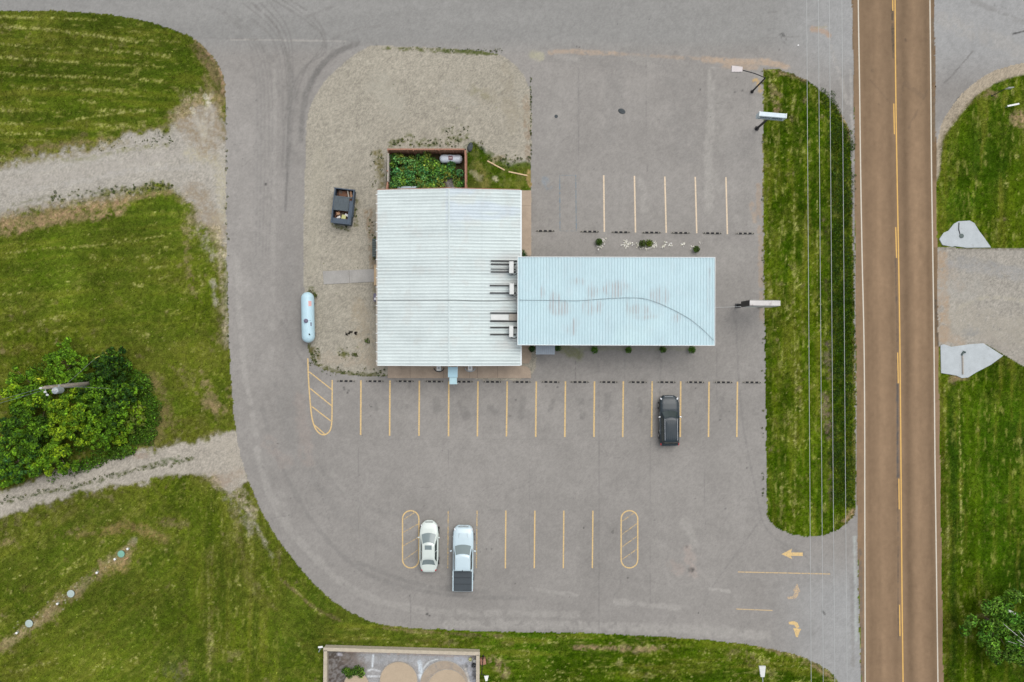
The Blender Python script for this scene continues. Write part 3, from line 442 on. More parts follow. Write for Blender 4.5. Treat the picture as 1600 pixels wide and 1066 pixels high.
# ---------------------------------------------------------------- ground materials and objects
M = {}
M['grass_ground'] = mat('grass_ground', attr=True, rough=.95, var=.22, scale=2.2, fine=.38, finescale=11, spec=.0, bump=.6)
M['asphalt'] = mat('asphalt', attr=True, rough=.9, var=.05, scale=1.3, fine=.17, finescale=22, spec=.15)
M['gravel'] = mat('gravel', attr=True, rough=.95, var=.06, scale=1.2, fine=.42, finescale=24, spec=.1, bump=.6)
M['chip_seal'] = mat('chip_seal', attr=True, rough=.95, var=.06, scale=2.0, fine=.16, finescale=18, spec=.1)
M['yard_concrete'] = mat('yard_concrete', attr=True, rough=.9, var=.15, scale=2.0, fine=.22, finescale=9, spec=.2)
def label_mesh(k, name, m):
    ii, jj = np.nonzero(LAB == k); n = len(ii)
    a = ii*NX+jj; q = np.stack([a, a+1, a+NX+1, a+NX], 1).ravel()
    u, inv = np.unique(q, return_inverse=True)
    me = bpy.data.meshes.new(name); me.vertices.add(len(u)); me.loops.add(4*n); me.polygons.add(n)
    co = np.zeros((len(u), 3), np.float32); co[:, 0] = VX.ravel()[u]; co[:, 1] = VY.ravel()[u]
    me.vertices.foreach_set('co', co.ravel()); me.loops.foreach_set('vertex_index', inv.astype(np.int32))
    me.polygons.foreach_set('loop_start', np.arange(0, 4*n, 4, dtype=np.int32)); me.polygons.foreach_set('loop_total', np.full(n, 4, np.int32))
    me.update(calc_edges=True)
    at = me.color_attributes.new('Col', 'FLOAT_COLOR', 'POINT'); c4 = np.ones((len(u), 4), np.float32); c4[:, :3] = C.reshape(-1, 3)[u]
    at.data.foreach_set('color', c4.ravel()); me.materials.append(m)
    o = bpy.data.objects.new(name, me); COL.objects.link(o); o['kind'] = 'structure'; return o
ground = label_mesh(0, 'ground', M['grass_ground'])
lot = label_mesh(1, 'parking_lot', M['asphalt'])
sroad = label_mesh(2, 'side_road', M['asphalt'])
label_mesh(3, 'gravel_track', M['gravel']); label_mesh(4, 'driveway', M['gravel'])
label_mesh(5, 'yard_floor', M['yard_concrete']); label_mesh(6, 'gravel_pad', M['gravel'])
road = label_mesh(7, 'highway', M['chip_seal']); label_mesh(8, 'gravel_verge', M['gravel'])
# surroundings out to the horizon
def ring(name, rects, col, m):
    b = MB()
    for (x0, y0, x1, y1) in rects: b.add([(x0, y0, 0), (x1, y0, 0), (x1, y1, 0), (x0, y1, 0)], [(0, 1, 2, 3)], col)
    return tag(b.build(name, m), kind='structure')
hx = lambda py, px: (px-800)/S
E = 700
ring('field', [(-E, -E, -58, E), (58, -E, E, E), (-58, 42, 33, E), (41.2, 42, 58, E), (-58, -E, 33, -42), (42.6, -E, 58, -42)], (.065, .10, .012), M['grass_ground'])
ring('road', [(33, 42, 41.2, E), (33, -E, 42.6, -42)], (.27, .2, .145), M['chip_seal'])

# ---------------------------------------------------------------- grass blades (nobody could count them)
def tri_mesh(name, V, F, Cc, m, parent=None):
    me = bpy.data.meshes.new(name); k = F.shape[1]; n = len(F)
    me.vertices.add(len(V)); me.loops.add(k*n); me.polygons.add(n)
    me.vertices.foreach_set('co', V.astype(np.float32).ravel()); me.loops.foreach_set('vertex_index', F.astype(np.int32).ravel())
    me.polygons.foreach_set('loop_start', np.arange(0, k*n, k, dtype=np.int32)); me.polygons.foreach_set('loop_total', np.full(n, k, np.int32))
    me.update(calc_edges=True)
    at = me.color_attributes.new('Col', 'FLOAT_COLOR', 'POINT'); c4 = np.ones((len(V), 4), np.float32); c4[:, :3] = Cc
    at.data.foreach_set('color', c4.ravel()); me.materials.append(m)
    o = bpy.data.objects.new(name, me); COL.objects.link(o); o.parent = parent; return o
def leafmat(name, trans=.25, spec_=.12):
    m = bpy.data.materials.new(name); m.use_nodes = True; n = m.node_tree.nodes; L = m.node_tree.links
    b = n['Principled BSDF']; b.inputs['Roughness'].default_value = .7; b.inputs['Specular IOR Level'].default_value = spec_
    a = n.new('ShaderNodeAttribute'); a.attribute_name = 'Col'; L.new(a.outputs['Color'], b.inputs['Base Color'])
    t = n.new('ShaderNodeBsdfTranslucent'); L.new(a.outputs['Color'], t.inputs['Color'])
    mx = n.new('ShaderNodeMixShader'); mx.inputs[0].default_value = trans; L.new(b.outputs[0], mx.inputs[1]); L.new(t.outputs[0], mx.inputs[2])
    L.new(mx.outputs[0], n['Material Output'].inputs['Surface']); return m
M['leaf'] = leafmat('leaf', .12); M['blade'] = leafmat('blade', .1, .0)
def blades(name, x, y, h, wd, col, lean=1.0):
    n = len(x); a = rng.random(n)*6.283; b = rng.random(n)*6.283; ln = h*lean*(.4+rng.random(n))
    V = np.zeros((n, 3, 3)); V[:, 0, 0] = x-np.cos(a)*wd; V[:, 0, 1] = y-np.sin(a)*wd; V[:, 1, 0] = x+np.cos(a)*wd; V[:, 1, 1] = y+np.sin(a)*wd
    V[:, 2, 0] = x+np.cos(b)*ln; V[:, 2, 1] = y+np.sin(b)*ln; V[:, 2, 2] = h; V[:, :2, 2] = .002
    return tri_mesh(name, V.reshape(-1, 3), np.arange(3*n).reshape(-1, 3), np.repeat(np.clip(col, 0, .6), 3, 0), M['blade'])
ii, jj = np.nonzero(LAB == 0)
inview = (np.abs(gx[jj]) < 54) & (np.abs(gy[ii]) < 37)
ii = ii[inview]; jj = jj[inview]
sel = rng.integers(0, len(ii), 330000); ii = ii[sel]; jj = jj[sel]
bx = gx[jj]+rng.random(len(ii))*DX; by = gy[ii]+rng.random(len(ii))*DX
bc = C[ii, jj]; ditch = (np.abs(PX[ii, jj]-1316) < 18) & (island[ii, jj] < 0)
keep = (bc[:, 1] > bc[:, 0]*.95) | (rng.random(len(ii)) < .35)
bx, by, bc, ditch = bx[keep], by[keep], bc[keep], ditch[keep]; n = len(bx)
hh = (.03+.06*rng.random(n))*np.where(ditch, 2.6, 1)
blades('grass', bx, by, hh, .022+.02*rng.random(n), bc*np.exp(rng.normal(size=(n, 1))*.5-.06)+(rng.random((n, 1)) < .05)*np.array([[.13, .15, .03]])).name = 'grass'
bpy.data.objects['grass']['kind'] = 'stuff'

# ---------------------------------------------------------------- materials
def plain(k, *a, **kw): M[k] = mat(k, *a, **kw)
plain('paint_yellow', (.57,.40,.175), .8, var=.10, scale=3, grime=((.21,.195,.165), 9, .85, .51))
plain('paint_worn', (.46,.33,.16), .8, var=.10, scale=3, grime=((.205,.2,.18), 6, .9, .44))
plain('paint_cream', (.60,.48,.34), .8, var=.10, scale=3, grime=((.21,.2,.175), 9, .75, .53))
plain('paint_scuffed', (.45,.33,.20), .85, var=.10, scale=3, grime=((.22,.21,.20), 7, .92, .47))
plain('paint_faint', (.46,.34,.19), .85, var=.08, scale=3, grime=((.2,.195,.18), 5, .8, .5))
plain('paint_blue', (.12,.19,.24), .85, var=.08, scale=3, grime=((.2,.195,.18), 4, .9, .42))
plain('road_yellow', (.56,.34,.10), .8, var=.10, scale=3, grime=((.19,.13,.075), 8, .7, .6))
plain('road_white', (.50,.46,.38), .8, var=.06, scale=3, grime=((.22,.16,.1), 8, .6, .62))
plain('concrete', (.34,.27,.205), .9, var=.16, scale=1.0, fine=.12, finescale=14, grime=((.20,.17,.13), 1.6, .6, .6))
plain('concrete_grey', (.29,.28,.26), .9, var=.14, scale=1.0, fine=.14, finescale=14)
plain('concrete_white', (.37,.40,.41), .9, var=.10, scale=1.2, fine=.12, finescale=14, grime=((.24,.24,.235), 2, .5, .58))
plain('black_rubber', (.018,.018,.019), .8, var=.2, scale=6)
plain('stop_band', (.26,.245,.21), .8, var=.15, scale=8)
plain('roof_white', attr=True, rough=.55, var=.05, scale=.8, spec=.3, fine=.05, finescale=5)
plain('roof_blue', attr=True, rough=.5, var=.04, scale=.8, spec=.35, fine=.04, finescale=5)
plain('trim_white', (.62,.66,.66), .5, var=.05)
plain('wall_cream', (.50,.47,.41), .8, var=.08)
plain('dark_metal', (.03,.032,.034), .5, var=.1, metal=0)
plain('black_metal', (.012,.012,.013), .45, var=.1)
plain('grey_metal', (.33,.36,.38), .45, metal=.3, var=.1)
plain('ridge_grey', (.47,.53,.525), .6, var=.06)
plain('case_white', (.55,.56,.54), .55, var=.06)
plain('green_metal', (.07,.095,.09), .5, var=.15)
plain('glass', (.025,.038,.038), .08, var=0, spec=.6)
plain('glass_grey', (.15,.19,.19), .12, var=0, spec=.7)
plain('car_white', (.50,.55,.51), .28, var=.01, spec=.5, coat=.5)
plain('car_silver', (.43,.53,.57), .28, var=.01, spec=.5, coat=.5)
plain('car_black', (.016,.026,.033), .38, var=.02, spec=.35, coat=.15)
plain('tonneau', (.045,.055,.062), .6, var=.08)
plain('lamp_glass', (.62,.64,.66), .15, var=0, spec=.8)
plain('tail_red', (.35,.01,.015), .2, var=0, spec=.6)
plain('chrome', (.55,.56,.57), .2, metal=.9, var=0)
plain('steel_blue', (.055,.075,.10), .6, var=.2, grime=((.10,.06,.04), 5, .6, .6))
plain('lid_black', (.065,.082,.092), .5, var=.15)
plain('rust', (.13,.065,.04), .9, var=.3, scale=4)
plain('cardboard', (.34,.20,.12), .9, var=.2)
plain('paper_white', (.60,.58,.56), .8, var=.1)
plain('trash_yellow', (.45,.45,.20), .7, var=.15)
plain('tank_blue', (.40,.56,.62), .4, var=.06, scale=1.5, spec=.4)
plain('tank_white', (.50,.54,.60), .4, var=.06, spec=.4)
plain('tank_dome', (.13,.12,.17), .5, var=.1)
plain('tank_pink', (.58,.33,.31), .6, var=.1)
plain('label_red', (.14,.04,.06), .6, var=.1)
plain('fence_brown', (.30,.155,.105), .85, var=.2, scale=5, grime=((.38,.31,.26), 5, .6, .6))
plain('fence_grey', (.33,.30,.26), .9, var=.2, scale=5)
plain('block_tan', (.40,.35,.27), .9, var=.15, scale=3, fine=.1)
plain('sand', (.37,.295,.21), .95, var=.06, scale=2, fine=.10, finescale=14, grime=((.30,.22,.14), 3, .5, .66))
plain('slab_tan', (.31,.255,.195), .95, var=.15, scale=1.5, fine=.12, grime=((.22,.2,.18), 2, .7, .5))
plain('wood_pale', (.52,.38,.23), .8, var=.15)
plain('pole_wood', (.27,.235,.19), .9, var=.2, scale=4)
plain('wire', (.38,.39,.38), .5, var=0)
plain('wire_tan', (.30,.28,.16), .6, var=0)
plain('cable_grey', (.13,.16,.17), .6, var=0)
plain('cable_dark', (.045,.05,.05), .6, var=0)
plain('guard_yellow', (.55,.50,.14), .6, var=0)
plain('sign_face', (.50,.58,.62), .4, var=.06)
plain('sign_blue', (.05,.10,.16), .5, var=0)
plain('sign_dirty', (.50,.48,.46), .7, var=.12, scale=2, grime=((.22,.17,.17), 2.5, .7, .56))
plain('canopy_blue', (.33,.50,.57), .5, var=.05)
plain('canopy_blue_pale', (.42,.60,.64), .5, var=.05)
plain('awning_grey', (.27,.31,.35), .5, var=.08, metal=.2)
plain('lamp_tan', (.50,.46,.45), .6, var=.05)
plain('lid_grey', (.33,.40,.37), .6, var=.08)
plain('lid_green', (.16,.34,.26), .6, var=.08)
plain('pipe_white', (.66,.66,.64), .5, var=0)
plain('brick_orange', (.42,.25,.14), .9, var=.1)
plain('stone_white', attr=True, rough=.85, var=.1)
plain('bark', (.16,.125,.09), .95, var=.3, scale=6)
plain('tarp_dark', (.05,.058,.062), .8, var=.25, scale=5)
plain('terracotta', (.10,.075,.06), .9, var=.2)

def g2(*p): return P(*p)
# ---------------------------------------------------------------- painted markings, parts of the surface they lie on
def seg_poly(a, b, wpx):
    a = Vector(a); b = Vector(b); d = (b-a).normalized(); nrm = Vector((-d.y, d.x))*wpx/2
    return [a+nrm, b+nrm, b-nrm, a-nrm]
def mark(name, polys, m, parent, z=.005):
    b = MB()
    for pl in polys: b.sheet([tuple(P(p[0], p[1])[:2]) for p in pl], z)
    return b.build(name, m, parent)
def line(name, a, b_, wpx, m, parent, z=.005): return mark(name, [seg_poly(a, b_, wpx)], m, parent, z)
def ribbon(pts, wpx, closed=False):
    pts = [Vector(p) for p in pts]; n = len(pts); out = []
    L_, R_ = [], []
    for i, p in enumerate(pts):
        a = pts[i-1] if (closed or i > 0) else p; c = pts[(i+1) % n] if (closed or i < n-1) else p
        d = (c-a).normalized(); nr = Vector((-d.y, d.x))*wpx/2; L_.append(p+nr); R_.append(p-nr)
    for i in range(n if closed else n-1):
        j = (i+1) % n; out.append([L_[i], L_[j], R_[j], R_[i]])
    return out
for a, b_ in [((943.3,274),(944.3,362.5)),((991.3,275),(993,363.5)),((1038.8,276),(1041,364)),((1086.3,276.5),(1088.7,364.5)),((1134.3,277),(1136.5,366))]:
    line('parking_line', a, b_, 2.2, M['paint_cream'], lot)
mark('accessible_bay_outline', ribbon([(874.5,274),(899.5,274),(900.5,361),(875,361)], 1.5, True), M['paint_blue'], lot)
for a, b_ in [((564,594.5),(563.5,680)),((609.3,594.5),(608.8,681)),((655.3,595),(654.6,681)),((701.3,596),(700.8,682)),((746.8,596),(745.9,682)),((792.5,596),(791.3,682)),((838,596),(837,683)),((883.5,596),(882.5,683)),((928.9,596),(928,683)),((974,596),(973,683)),((1019,596),(1018,683)),((1063.6,596),(1062.9,683)),((1107.9,596.5),(1107,683)),((1152.3,596.5),(1151.3,683))]:
    line('parking_line', a, b_, 2.3, M['paint_yellow'], lot)
for x0, x1, y0 in [(700.5,699.6,798),(745.5,744.2,798),(790.4,789.6,798),(835.7,834.8,798),(881,880.2,798),(926.4,925.5,798)]:
    line('parking_line', (x0, y0), (x1, 888), 2.0, M['paint_worn'] if x0 < 750 else M['paint_yellow'], lot)
def oval(x0, x1, y0, y1):
    r = (x1-x0)/2; cx_ = (x0+x1)/2; pts = []
    for k in range(13): a = math.pi*k/12; pts.append((cx_+r*math.cos(a), y0+r-r*math.sin(a)))
    for k in range(13): a = math.pi*k/12; pts.append((cx_-r*math.cos(a), y1-r+r*math.sin(a)))
    return pts
for (x0, x1, hs_, m) in [(629, 654.5, [((631,811.5),(648.5,800.5)),((630,832),(653.5,819)),((630,853),(653.5,840)),((631,875),(653.5,859))], 'paint_yellow'),
                       (970.5, 996.5, [((971.5,815),(990,802)),((971.5,835.5),(995.5,818)),((971.5,855),(995.5,838)),((972.5,874),(995.5,858))], 'paint_yellow')]:
    mark('hatched_island', ribbon(oval(x0, x1, 798, 887.5), 1.9, True), M[m], lot)
    for a, b_ in hs_: line('hatch_line', a, b_, 1.6, M['paint_worn'], lot, .006)
mark('hatched_island', ribbon(smooth_pts([(481,560),(482,590),(484,620),(487,650),(492,668),(499,677),(506,679.5),(513,676),(517.5,667),(518.8,645),(519,594)], False, 4), 2.0), M['paint_yellow'], lot)
for a, b_ in [((483,581),(518,608.5)),((484.5,607),(518,634)),((487,635),(517,658)),((491,664),(508,679))]: line('hatch_line', a, b_, 1.6, M['paint_yellow'], lot, .006)
def dense(pts): return pts
mark('arrow', [[(1221,866),(1237.5,857.5),(1236,863.3),(1254.5,863.5),(1254.5,868.8),(1236,868.5),(1237.5,873.5)]], M['paint_yellow'], lot)
mark('arrow', [[(1245.5,912),(1250.5,924.5),(1238.5,924)],[(1242,924.3),(1248,924.6),(1247,930.5),(1243.5,935),(1239,931.5)],[(1238.8,931.7),(1243.2,935.2),(1231,936.5),(1230,932.8)]], M['paint_scuffed'], lot)
mark('arrow', [[(1232,972),(1240,970.5),(1246,973),(1249,980),(1244.5,982),(1241,976.5),(1233,975.5)],[(1239,981),(1252,983),(1249.5,987),(1246.5,996),(1243.5,995),(1241.5,987)]], M['paint_yellow'], lot)
line('lane_line', (1153,893.8), (1297,897), 1.7, M['paint_faint'], lot); line('lane_line', (1150,951.7), (1207,954), 1.5, M['paint_faint'], lot)
def pline(name, pts, w_, m): mark(name, ribbon(smooth_pts(pts, False, 4), w_), m, road, .006)
pline('edge_line', [(1340.5,-140),(1341,0),(1343,134),(1344.7,267),(1347,400),(1350,534),(1351,660),(1351.2,800),(1351.8,1066),(1352,1200)], 1.9, M['road_white'])
pline('edge_line', [(1452,-140),(1453,0),(1454.4,134),(1455.5,267),(1457.5,400),(1459.3,534),(1460.7,700),(1462,800),(1465.5,1066),(1467,1200)], 1.9, M['road_white'])
pline('centre_line', [(1398,-140),(1398.5,0),(1399.5,134),(1401.5,267),(1404,400),(1406,534),(1407.5,700),(1408.3,800),(1409.5,940),(1411,1066),(1412,1200)], 2.0, M['road_yellow'])
for a, b_ in [((1394.5,-34),(1395,17)),((1396.5,162),(1397.4,210)),((1399.5,355),(1400.8,403)),((1402.6,551),(1403.5,599)),((1404.4,748),(1405,796)),((1405.5,945),(1406.2,994))]:
    line('centre_dash', a, b_, 1.9, M['road_yellow'], road, .007)

# ---------------------------------------------------------------- wheel stops
ORD = ['first','second','third','fourth','fifth','sixth','seventh','eighth','ninth','tenth','eleventh','twelfth','thirteenth','fourteenth','fifteenth']
def make_stop():
    r = empty('wheel_stop', (0,0,0)); b = MB(); hw, L_ = .075, .93
    prof = [(-hw, .004), (-hw, .05), (-hw*.6, .10), (hw*.6, .10), (hw, .05), (hw, .004)]
    xs = [-L_, -L_+.05, L_-.05, L_]
    rows = [[(x, p[0]*(.55 if abs(x) == L_ else 1), p[1]*(.5 if abs(x) == L_ else 1)) for p in prof] for x in xs]
    b.grid(rows); b.add([*rows[0]], [tuple(range(6))]); b.add([*rows[-1]], [tuple(range(5, -1, -1))])
    b.build('stop_body', M['stop_band'], r)
    q = .007
    for k, (c, l) in enumerate([(-.47, .30), (0, .30), (.47, .30), (-.80, .12), (.80, .12)]):
        bb_ = MB(); pr_ = [(-hw-q, .008), (-hw-q, .05+q*.5), (-hw*.6-q*.5, .10+q), (hw*.6+q*.5, .10+q), (hw+q, .05+q*.5), (hw+q, .008)]
        if k < 3: rr = [[(x, p[0], p[1]) for p in pr_] for x in (c-l/2, c+l/2)]
        else:
            sgn = 1 if c > 0 else -1
            rr = [[(c-l/2*1, p[0]*(1 if sgn > 0 else .35), p[1]) for p in pr_], [(c+l/2, p[0]*(.35 if sgn > 0 else 1), p[1]) for p in pr_]]
        bb_.grid(rr); bb_.add([*rr[0]], [tuple(range(6))]); bb_.add([*rr[1]], [tuple(range(5, -1, -1))]); bb_.build('black_band', M['black_rubber'], r)
    return r
proto = make_stop(); used = False
for row, (pts, lab, grp) in enumerate([([(852,361),(921.5,362),(970,363),(1018,363.5),(1063.5,364),(1113,364.6),(1164,365)], 'black striped wheel stop, {} from left in the row above the blue canopy roof', 'wheel stops in the row north of the canopy'),
     ([(541,595.5),(586,595.8),(633,596),(678.8,596.3),(725,596.6),(769.5,596.8),(815.5,597),(860.5,597),(906,597.1),(951,597.2),(996.7,597.3),(1041.5,597.3),(1086.5,597.4),(1130,597.5),(1174.5,597.6)], 'black striped wheel stop, {} from left in the long row below the buildings', 'wheel stops in the long row south of the building')]):
    for i, (x, y) in enumerate(pts):
        o = proto if not used else copy_tree(proto); used = True
        o.location = P(x, y) + Vector((0, 0, .002)); o.rotation_euler.z = R(random.uniform(-.8, .8)-.5)
        tag(o, lab.format(ORD[i]), 'wheel stop', grp)

# ---------------------------------------------------------------- store building
def roofcol(base, X, Y, seed, dirt_, amt=.12):
    c = np.asarray(base)[None]*(1+amt*(fbm(X, Y, 1.6, 4, seed)-.5)[:, None]*2)
    return c
ZE, ZR = 3.3, 4.1
xw, xe = P(589.8, 0, ZE).x, P(813.2, 0, ZE).x; xr = P(701.5, 0, ZR).x
yn, ys = P(0, 297.5, ZE).y, P(0, 571, ZE).y
store = empty('store_building', ((xw+xe)/2, (yn+ys)/2, 0), 0, 'long low building under a white ribbed metal gable roof', 'building')
def loc(v): return Vector(v)-store.location
b = MB(); zw = ZE-.25
b.box(((xw+xe)/2-store.location.x, 0, zw/2), (xe-xw-.5, yn-ys-.6, zw)); b.build('wall', M['wall_cream'], store)
def ribbed(name, xs, ys_, zf, pitch, along, m, parent, colf, rib=.035):
    """corrugated sheet: profile across 'along', fine steps down the slope"""
    prof = []
    lo, hi = (min(ys_), max(ys_)) if along == 'x' else (min(xs), max(xs))
    t = lo
    while t < hi-pitch*.5:
        prof += [(t, 0, 0), (t+pitch*.62, 0, 0), (t+pitch*.70, rib, 1), (t+pitch*.92, rib, 1)]; t += pitch
    prof.append((hi, 0, 0))
    st = xs if along == 'x' else ys_
    V = []; 
    for s_ in st:
        for (t, h, f_) in prof:
            x, y = (s_, t) if along == 'x' else (t, s_)
            V.append((x, y, zf(x, y)+h, f_))
    V = np.array(V); nu, nv = len(st), len(prof)
    i, j = np.meshgrid(np.arange(nu-1), np.arange(nv-1), indexing='ij'); a = (i*nv+j).ravel()
    F = np.stack([a, a+nv, a+nv+1, a+1], 1) if along == 'x' else np.stack([a, a+1, a+nv+1, a+nv], 1)
    col = colf(V[:, 0], V[:, 1], V[:, 3]); V3 = V[:, :3]-np.array(parent.location)
    o = tri_mesh(name, V3, F, col, m, parent); return o
def wcol(base, seam):
    def f(X, Y, top):
        X = X.astype(np.float32); Y = Y.astype(np.float32)
        c = np.asarray(base)[None]*(1+.07*(fbm(X, Y, 2.5, 4, 41)-.5)[:, None]*2)
        # dirt settled in the valleys, uneven sheet by sheet
        sheet = fbm(Y*0, Y, .45, 2, 44); dm = (seam*(1-top)*(.4+1.2*sheet)*(0.6+.8*fbm(X, Y, 1.5, 3, 45, .5, 2)))[:, None]
        c = c*(1-dm)+np.array([.30, .34, .34])*dm
        px = 800+X*S; py = 533-Y*S
        # greyer patch, upper east slope; stains near the units
        pa = (sstep(700, 704, px)*sstep(390, 340, py)*sstep(.42, .62, fbm(X, Y, 1.4, 4, 46, .35, 1.6)))[:, None]*.55
        c = c*(1-pa)+np.array([.42, .48, .54])*pa
        pb = (sstep(755, 800, px)*sstep(395, 410, py)*sstep(560, 540, py)*sstep(.35, .6, fbm(X, Y, .9, 4, 47, .4, 1.5)))[:, None]*.45
        c = c*(1-pb)+np.array([.38, .36, .34])*pb
        lap = (np.exp(-((px-648)/.9)**2)+np.exp(-((px-755)/.9)**2)+.6*np.exp(-((px-704.5)/1.2)**2))[:, None]*.22*(.4+fbm(X, Y, .6, 2, 49)[:, None]); c = c*(1-lap)+np.array([.33, .37, .38])*lap
        pc = (sstep(.62, .74, fbm(X, Y, 1.1, 4, 48))*.25)[:, None]; c = c*(1-pc)+np.array([.45, .45, .42])*pc
        return c
    return f
PT = .31
rs = (ZR-ZE)/(xe-xr)
ribbed('roof_slope', np.linspace(xw, xr, 70), [ys, yn], lambda x, y: ZE+(x-xw)*(ZR-ZE)/(xr-xw), PT, 'x', M['roof_white'], store, wcol((.56,.625,.61), .42), .022)
ribbed('roof_slope', np.linspace(xr, xe, 70), [ys, yn], lambda x, y: ZE+(xe-x)*(ZR-ZE)/(xe-xr), PT, 'x', M['roof_white'], store, wcol((.545,.615,.60), .46), .022)
b = MB(); Y0, Y1 = ys, yn; Lx = store.location
b.grid([[(xr-.07-Lx.x, y-Lx.y, ZR+.022), (xr-Lx.x, y-Lx.y, ZR+.034), (xr+.07-Lx.x, y-Lx.y, ZR+.022)] for y in (Y1, Y0)]); b.build('ridge_cap', M['ridge_grey'], store)
for y_, nm in ((yn+.04, 'fascia'), (ys-.04, 'fascia')):
    b = MB(); vs = [(xw-Lx.x, y_-Lx.y, ZE-.25), (xr-Lx.x, y_-Lx.y, ZR-.30), (xe-Lx.x, y_-Lx.y, ZE-.25), (xe-Lx.x, y_-Lx.y, ZE+.04), (xr-Lx.x, y_-Lx.y, ZR+.045), (xw-Lx.x, y_-Lx.y, ZE+.04)]
    d = .03 if y_ > 0 and y_ == yn+.04 else -.03
    v2 = [(v[0], v[1]+.06, v[2]) for v in vs]
    b.add([*vs, *v2], [(0,1,4,5), (1,2,3,4), (7,6,11,10), (8,7,10,9), (5,4,10,11), (4,3,9,10), (1,0,6,7), (2,1,7,8), (0,5,11,6), (3,2,8,9)])
    b.build(nm, M['fence_brown'] if y_ > ys+1 else M['trim_white'], store)
for sx, x_ in ((-1, xw), (1, xe)):
    b = MB(); b.box((x_-Lx.x+sx*.06, 0, ZE-.06), (.12, yn-ys, .12)); b.build('gutter', M['fence_grey'] if sx < 0 else M['trim_white'], store)
for k in range(19):
    b = MB(); yy = ys-Lx.y+.4+k*(yn-ys-.8)/18; b.box((xw-Lx.x-.07, yy, ZE+.02), (.18, .05, .02)); b.build('gutter_strap', M['trim_white'], store)
# soffit planes under the roof
b = MB(); b.box((0, 0, ZE-.19), (xe-xw-.02, yn-ys-.02, .03)); b.build('soffit', M['trim_white'], store)
for (px_, w_, kind) in [(640, 1.6, 'window'), (700, 1.0, 'door'), (760, 1.6, 'window')]:
    x_ = P(px_, 0, ZE).x-Lx.x; y_ = (ys-Lx.y)+.3
    b = MB()
    if kind == 'door': b.box((x_, y_-.03, 1.05), (w_, .06, 2.1)); d = b.build('door', M['glass_grey'], store); MB().box((x_+.4, y_-.08, 1.0), (.04, .04, .3)).build('handle', M['chrome'], d)
    else: b.box((x_, y_-.03, 1.5), (w_, .06, 1.1)); d = b.build('window', M['glass_grey'], store); MB().box((x_, y_-.05, .92), (w_+.1, .08, .05)).build('sill', M['trim_white'], d)

# ---------------------------------------------------------------- blue canopy
ZC = 4.7
cx0, cx1 = P(809.5, 0, ZC).x, P(1116.5, 0, ZC).x; cyn, cys = P(0, 402.5, ZC).y, P(0, 539, ZC).y
can = empty('forecourt_canopy', ((cx0+cx1)/2, (cyn+cys)/2, 0), R(-.15), 'flat pale blue ribbed canopy roof with rusty scuffs beside the white roofed building', 'canopy')
def bcol(X, Y, top):
    X = X.astype(np.float32); Y = Y.astype(np.float32); px = 800+X*S*CH/(CH-ZC); py = 533-Y*S*CH/(CH-ZC)
    c = np.array([.41, .55, .58])[None]*(1+.05*(fbm(X, Y, 3, 4, 51)-.5)[:, None]*2)
    dm = ((1-top)*.16*(.5+fbm(X, Y*0, .35, 2, 52)))[:, None]; c = c*(1-dm)+np.array([.27, .36, .42])*dm
    f1 = fbm(X, Y, .8, 4, 53, 1.6, .7); r_ = np.zeros_like(X)
    for (x, y, rx, ry, a) in [(875,482,17,10,1.),(868,470,9,14,.6),(925,455,9,14,.6),(960,452,17,12,.9),(948,450,6,10,.5),(1000,485,20,10,.6),(1030,462,14,14,.55),(900,505,6,8,.6),(895,515,8,9,.6),(920,480,10,14,.55),(1060,498,10,8,.6),(905,440,20,7,.35),(848,458,4,12,.5),(936,480,8,12,.5),(1005,495,22,5,.5),(1108,460,2.2,40,1.),(980,480,4,16,.4)]:
        r_ = np.maximum(r_, a*np.exp(-(((px-x)/rx)**2+((py-y)/ry)**2)))
    streak = .35+.65*vn(X*3.6, Y*.25, 3)
    streak = sstep(.25, .6, vn(X*4.6, Y*.35, 3))*.75+.25
    m = (sstep(.06, .42, r_*(.35+1.2*f1)*(.6+.8*vn(X*1.3, Y*2.2, 4)))*streak*(.25+.75*top))[:, None]
    m = m*.8; c = c*(1-m*.9)+np.array([.29, .225, .21])*m*.9
    m2 = (sstep(.58, .75, f1)*.12)[:, None]; c = c*(1-m2)+np.array([.42, .46, .48])*m2
    m3 = (sstep(.5, .8, fbm(X, Y, 4, 3, 55))*.35)[:, None]; c = c*(1-m3)+np.array([.45, .61, .61])*m3
    return c
ribbed('roof_sheet', [cx0, cx1], np.linspace(cys, cyn, 50), lambda x, y: ZC-.05, .272, 'y', M['roof_blue'], can, bcol, .03)
Lc = can.location
W_, D_ = cx1-cx0, cyn-cys
for nm, c, d in [('fascia', (0, D_/2+.03, ZC-.25), (W_+.12, .06, .55)), ('fascia', (0, -D_/2-.03, ZC-.25), (W_+.12, .06, .55)), ('fascia', (W_/2+.03, 0, ZC-.25), (.06, D_-.002, .55)), ('fascia', (-W_/2-.03, 0, ZC-.25), (.06, D_-.002, .55))]:
    MB().box(c, d).build(nm, M['trim_white'], can, .01)
MB().box((0, 0, ZC-.45), (W_-.06, D_-.06, .04)).build('ceiling', M['trim_white'], can)
for px_ in (880, 970, 1060):
    for py_ in (430, 512):
        p = P(px_, py_, 0)-Lc; MB().box((p.x, p.y, (ZC-.45)/2), (.22, .22, ZC-.45)).build('column', M['trim_white'], can, .01)
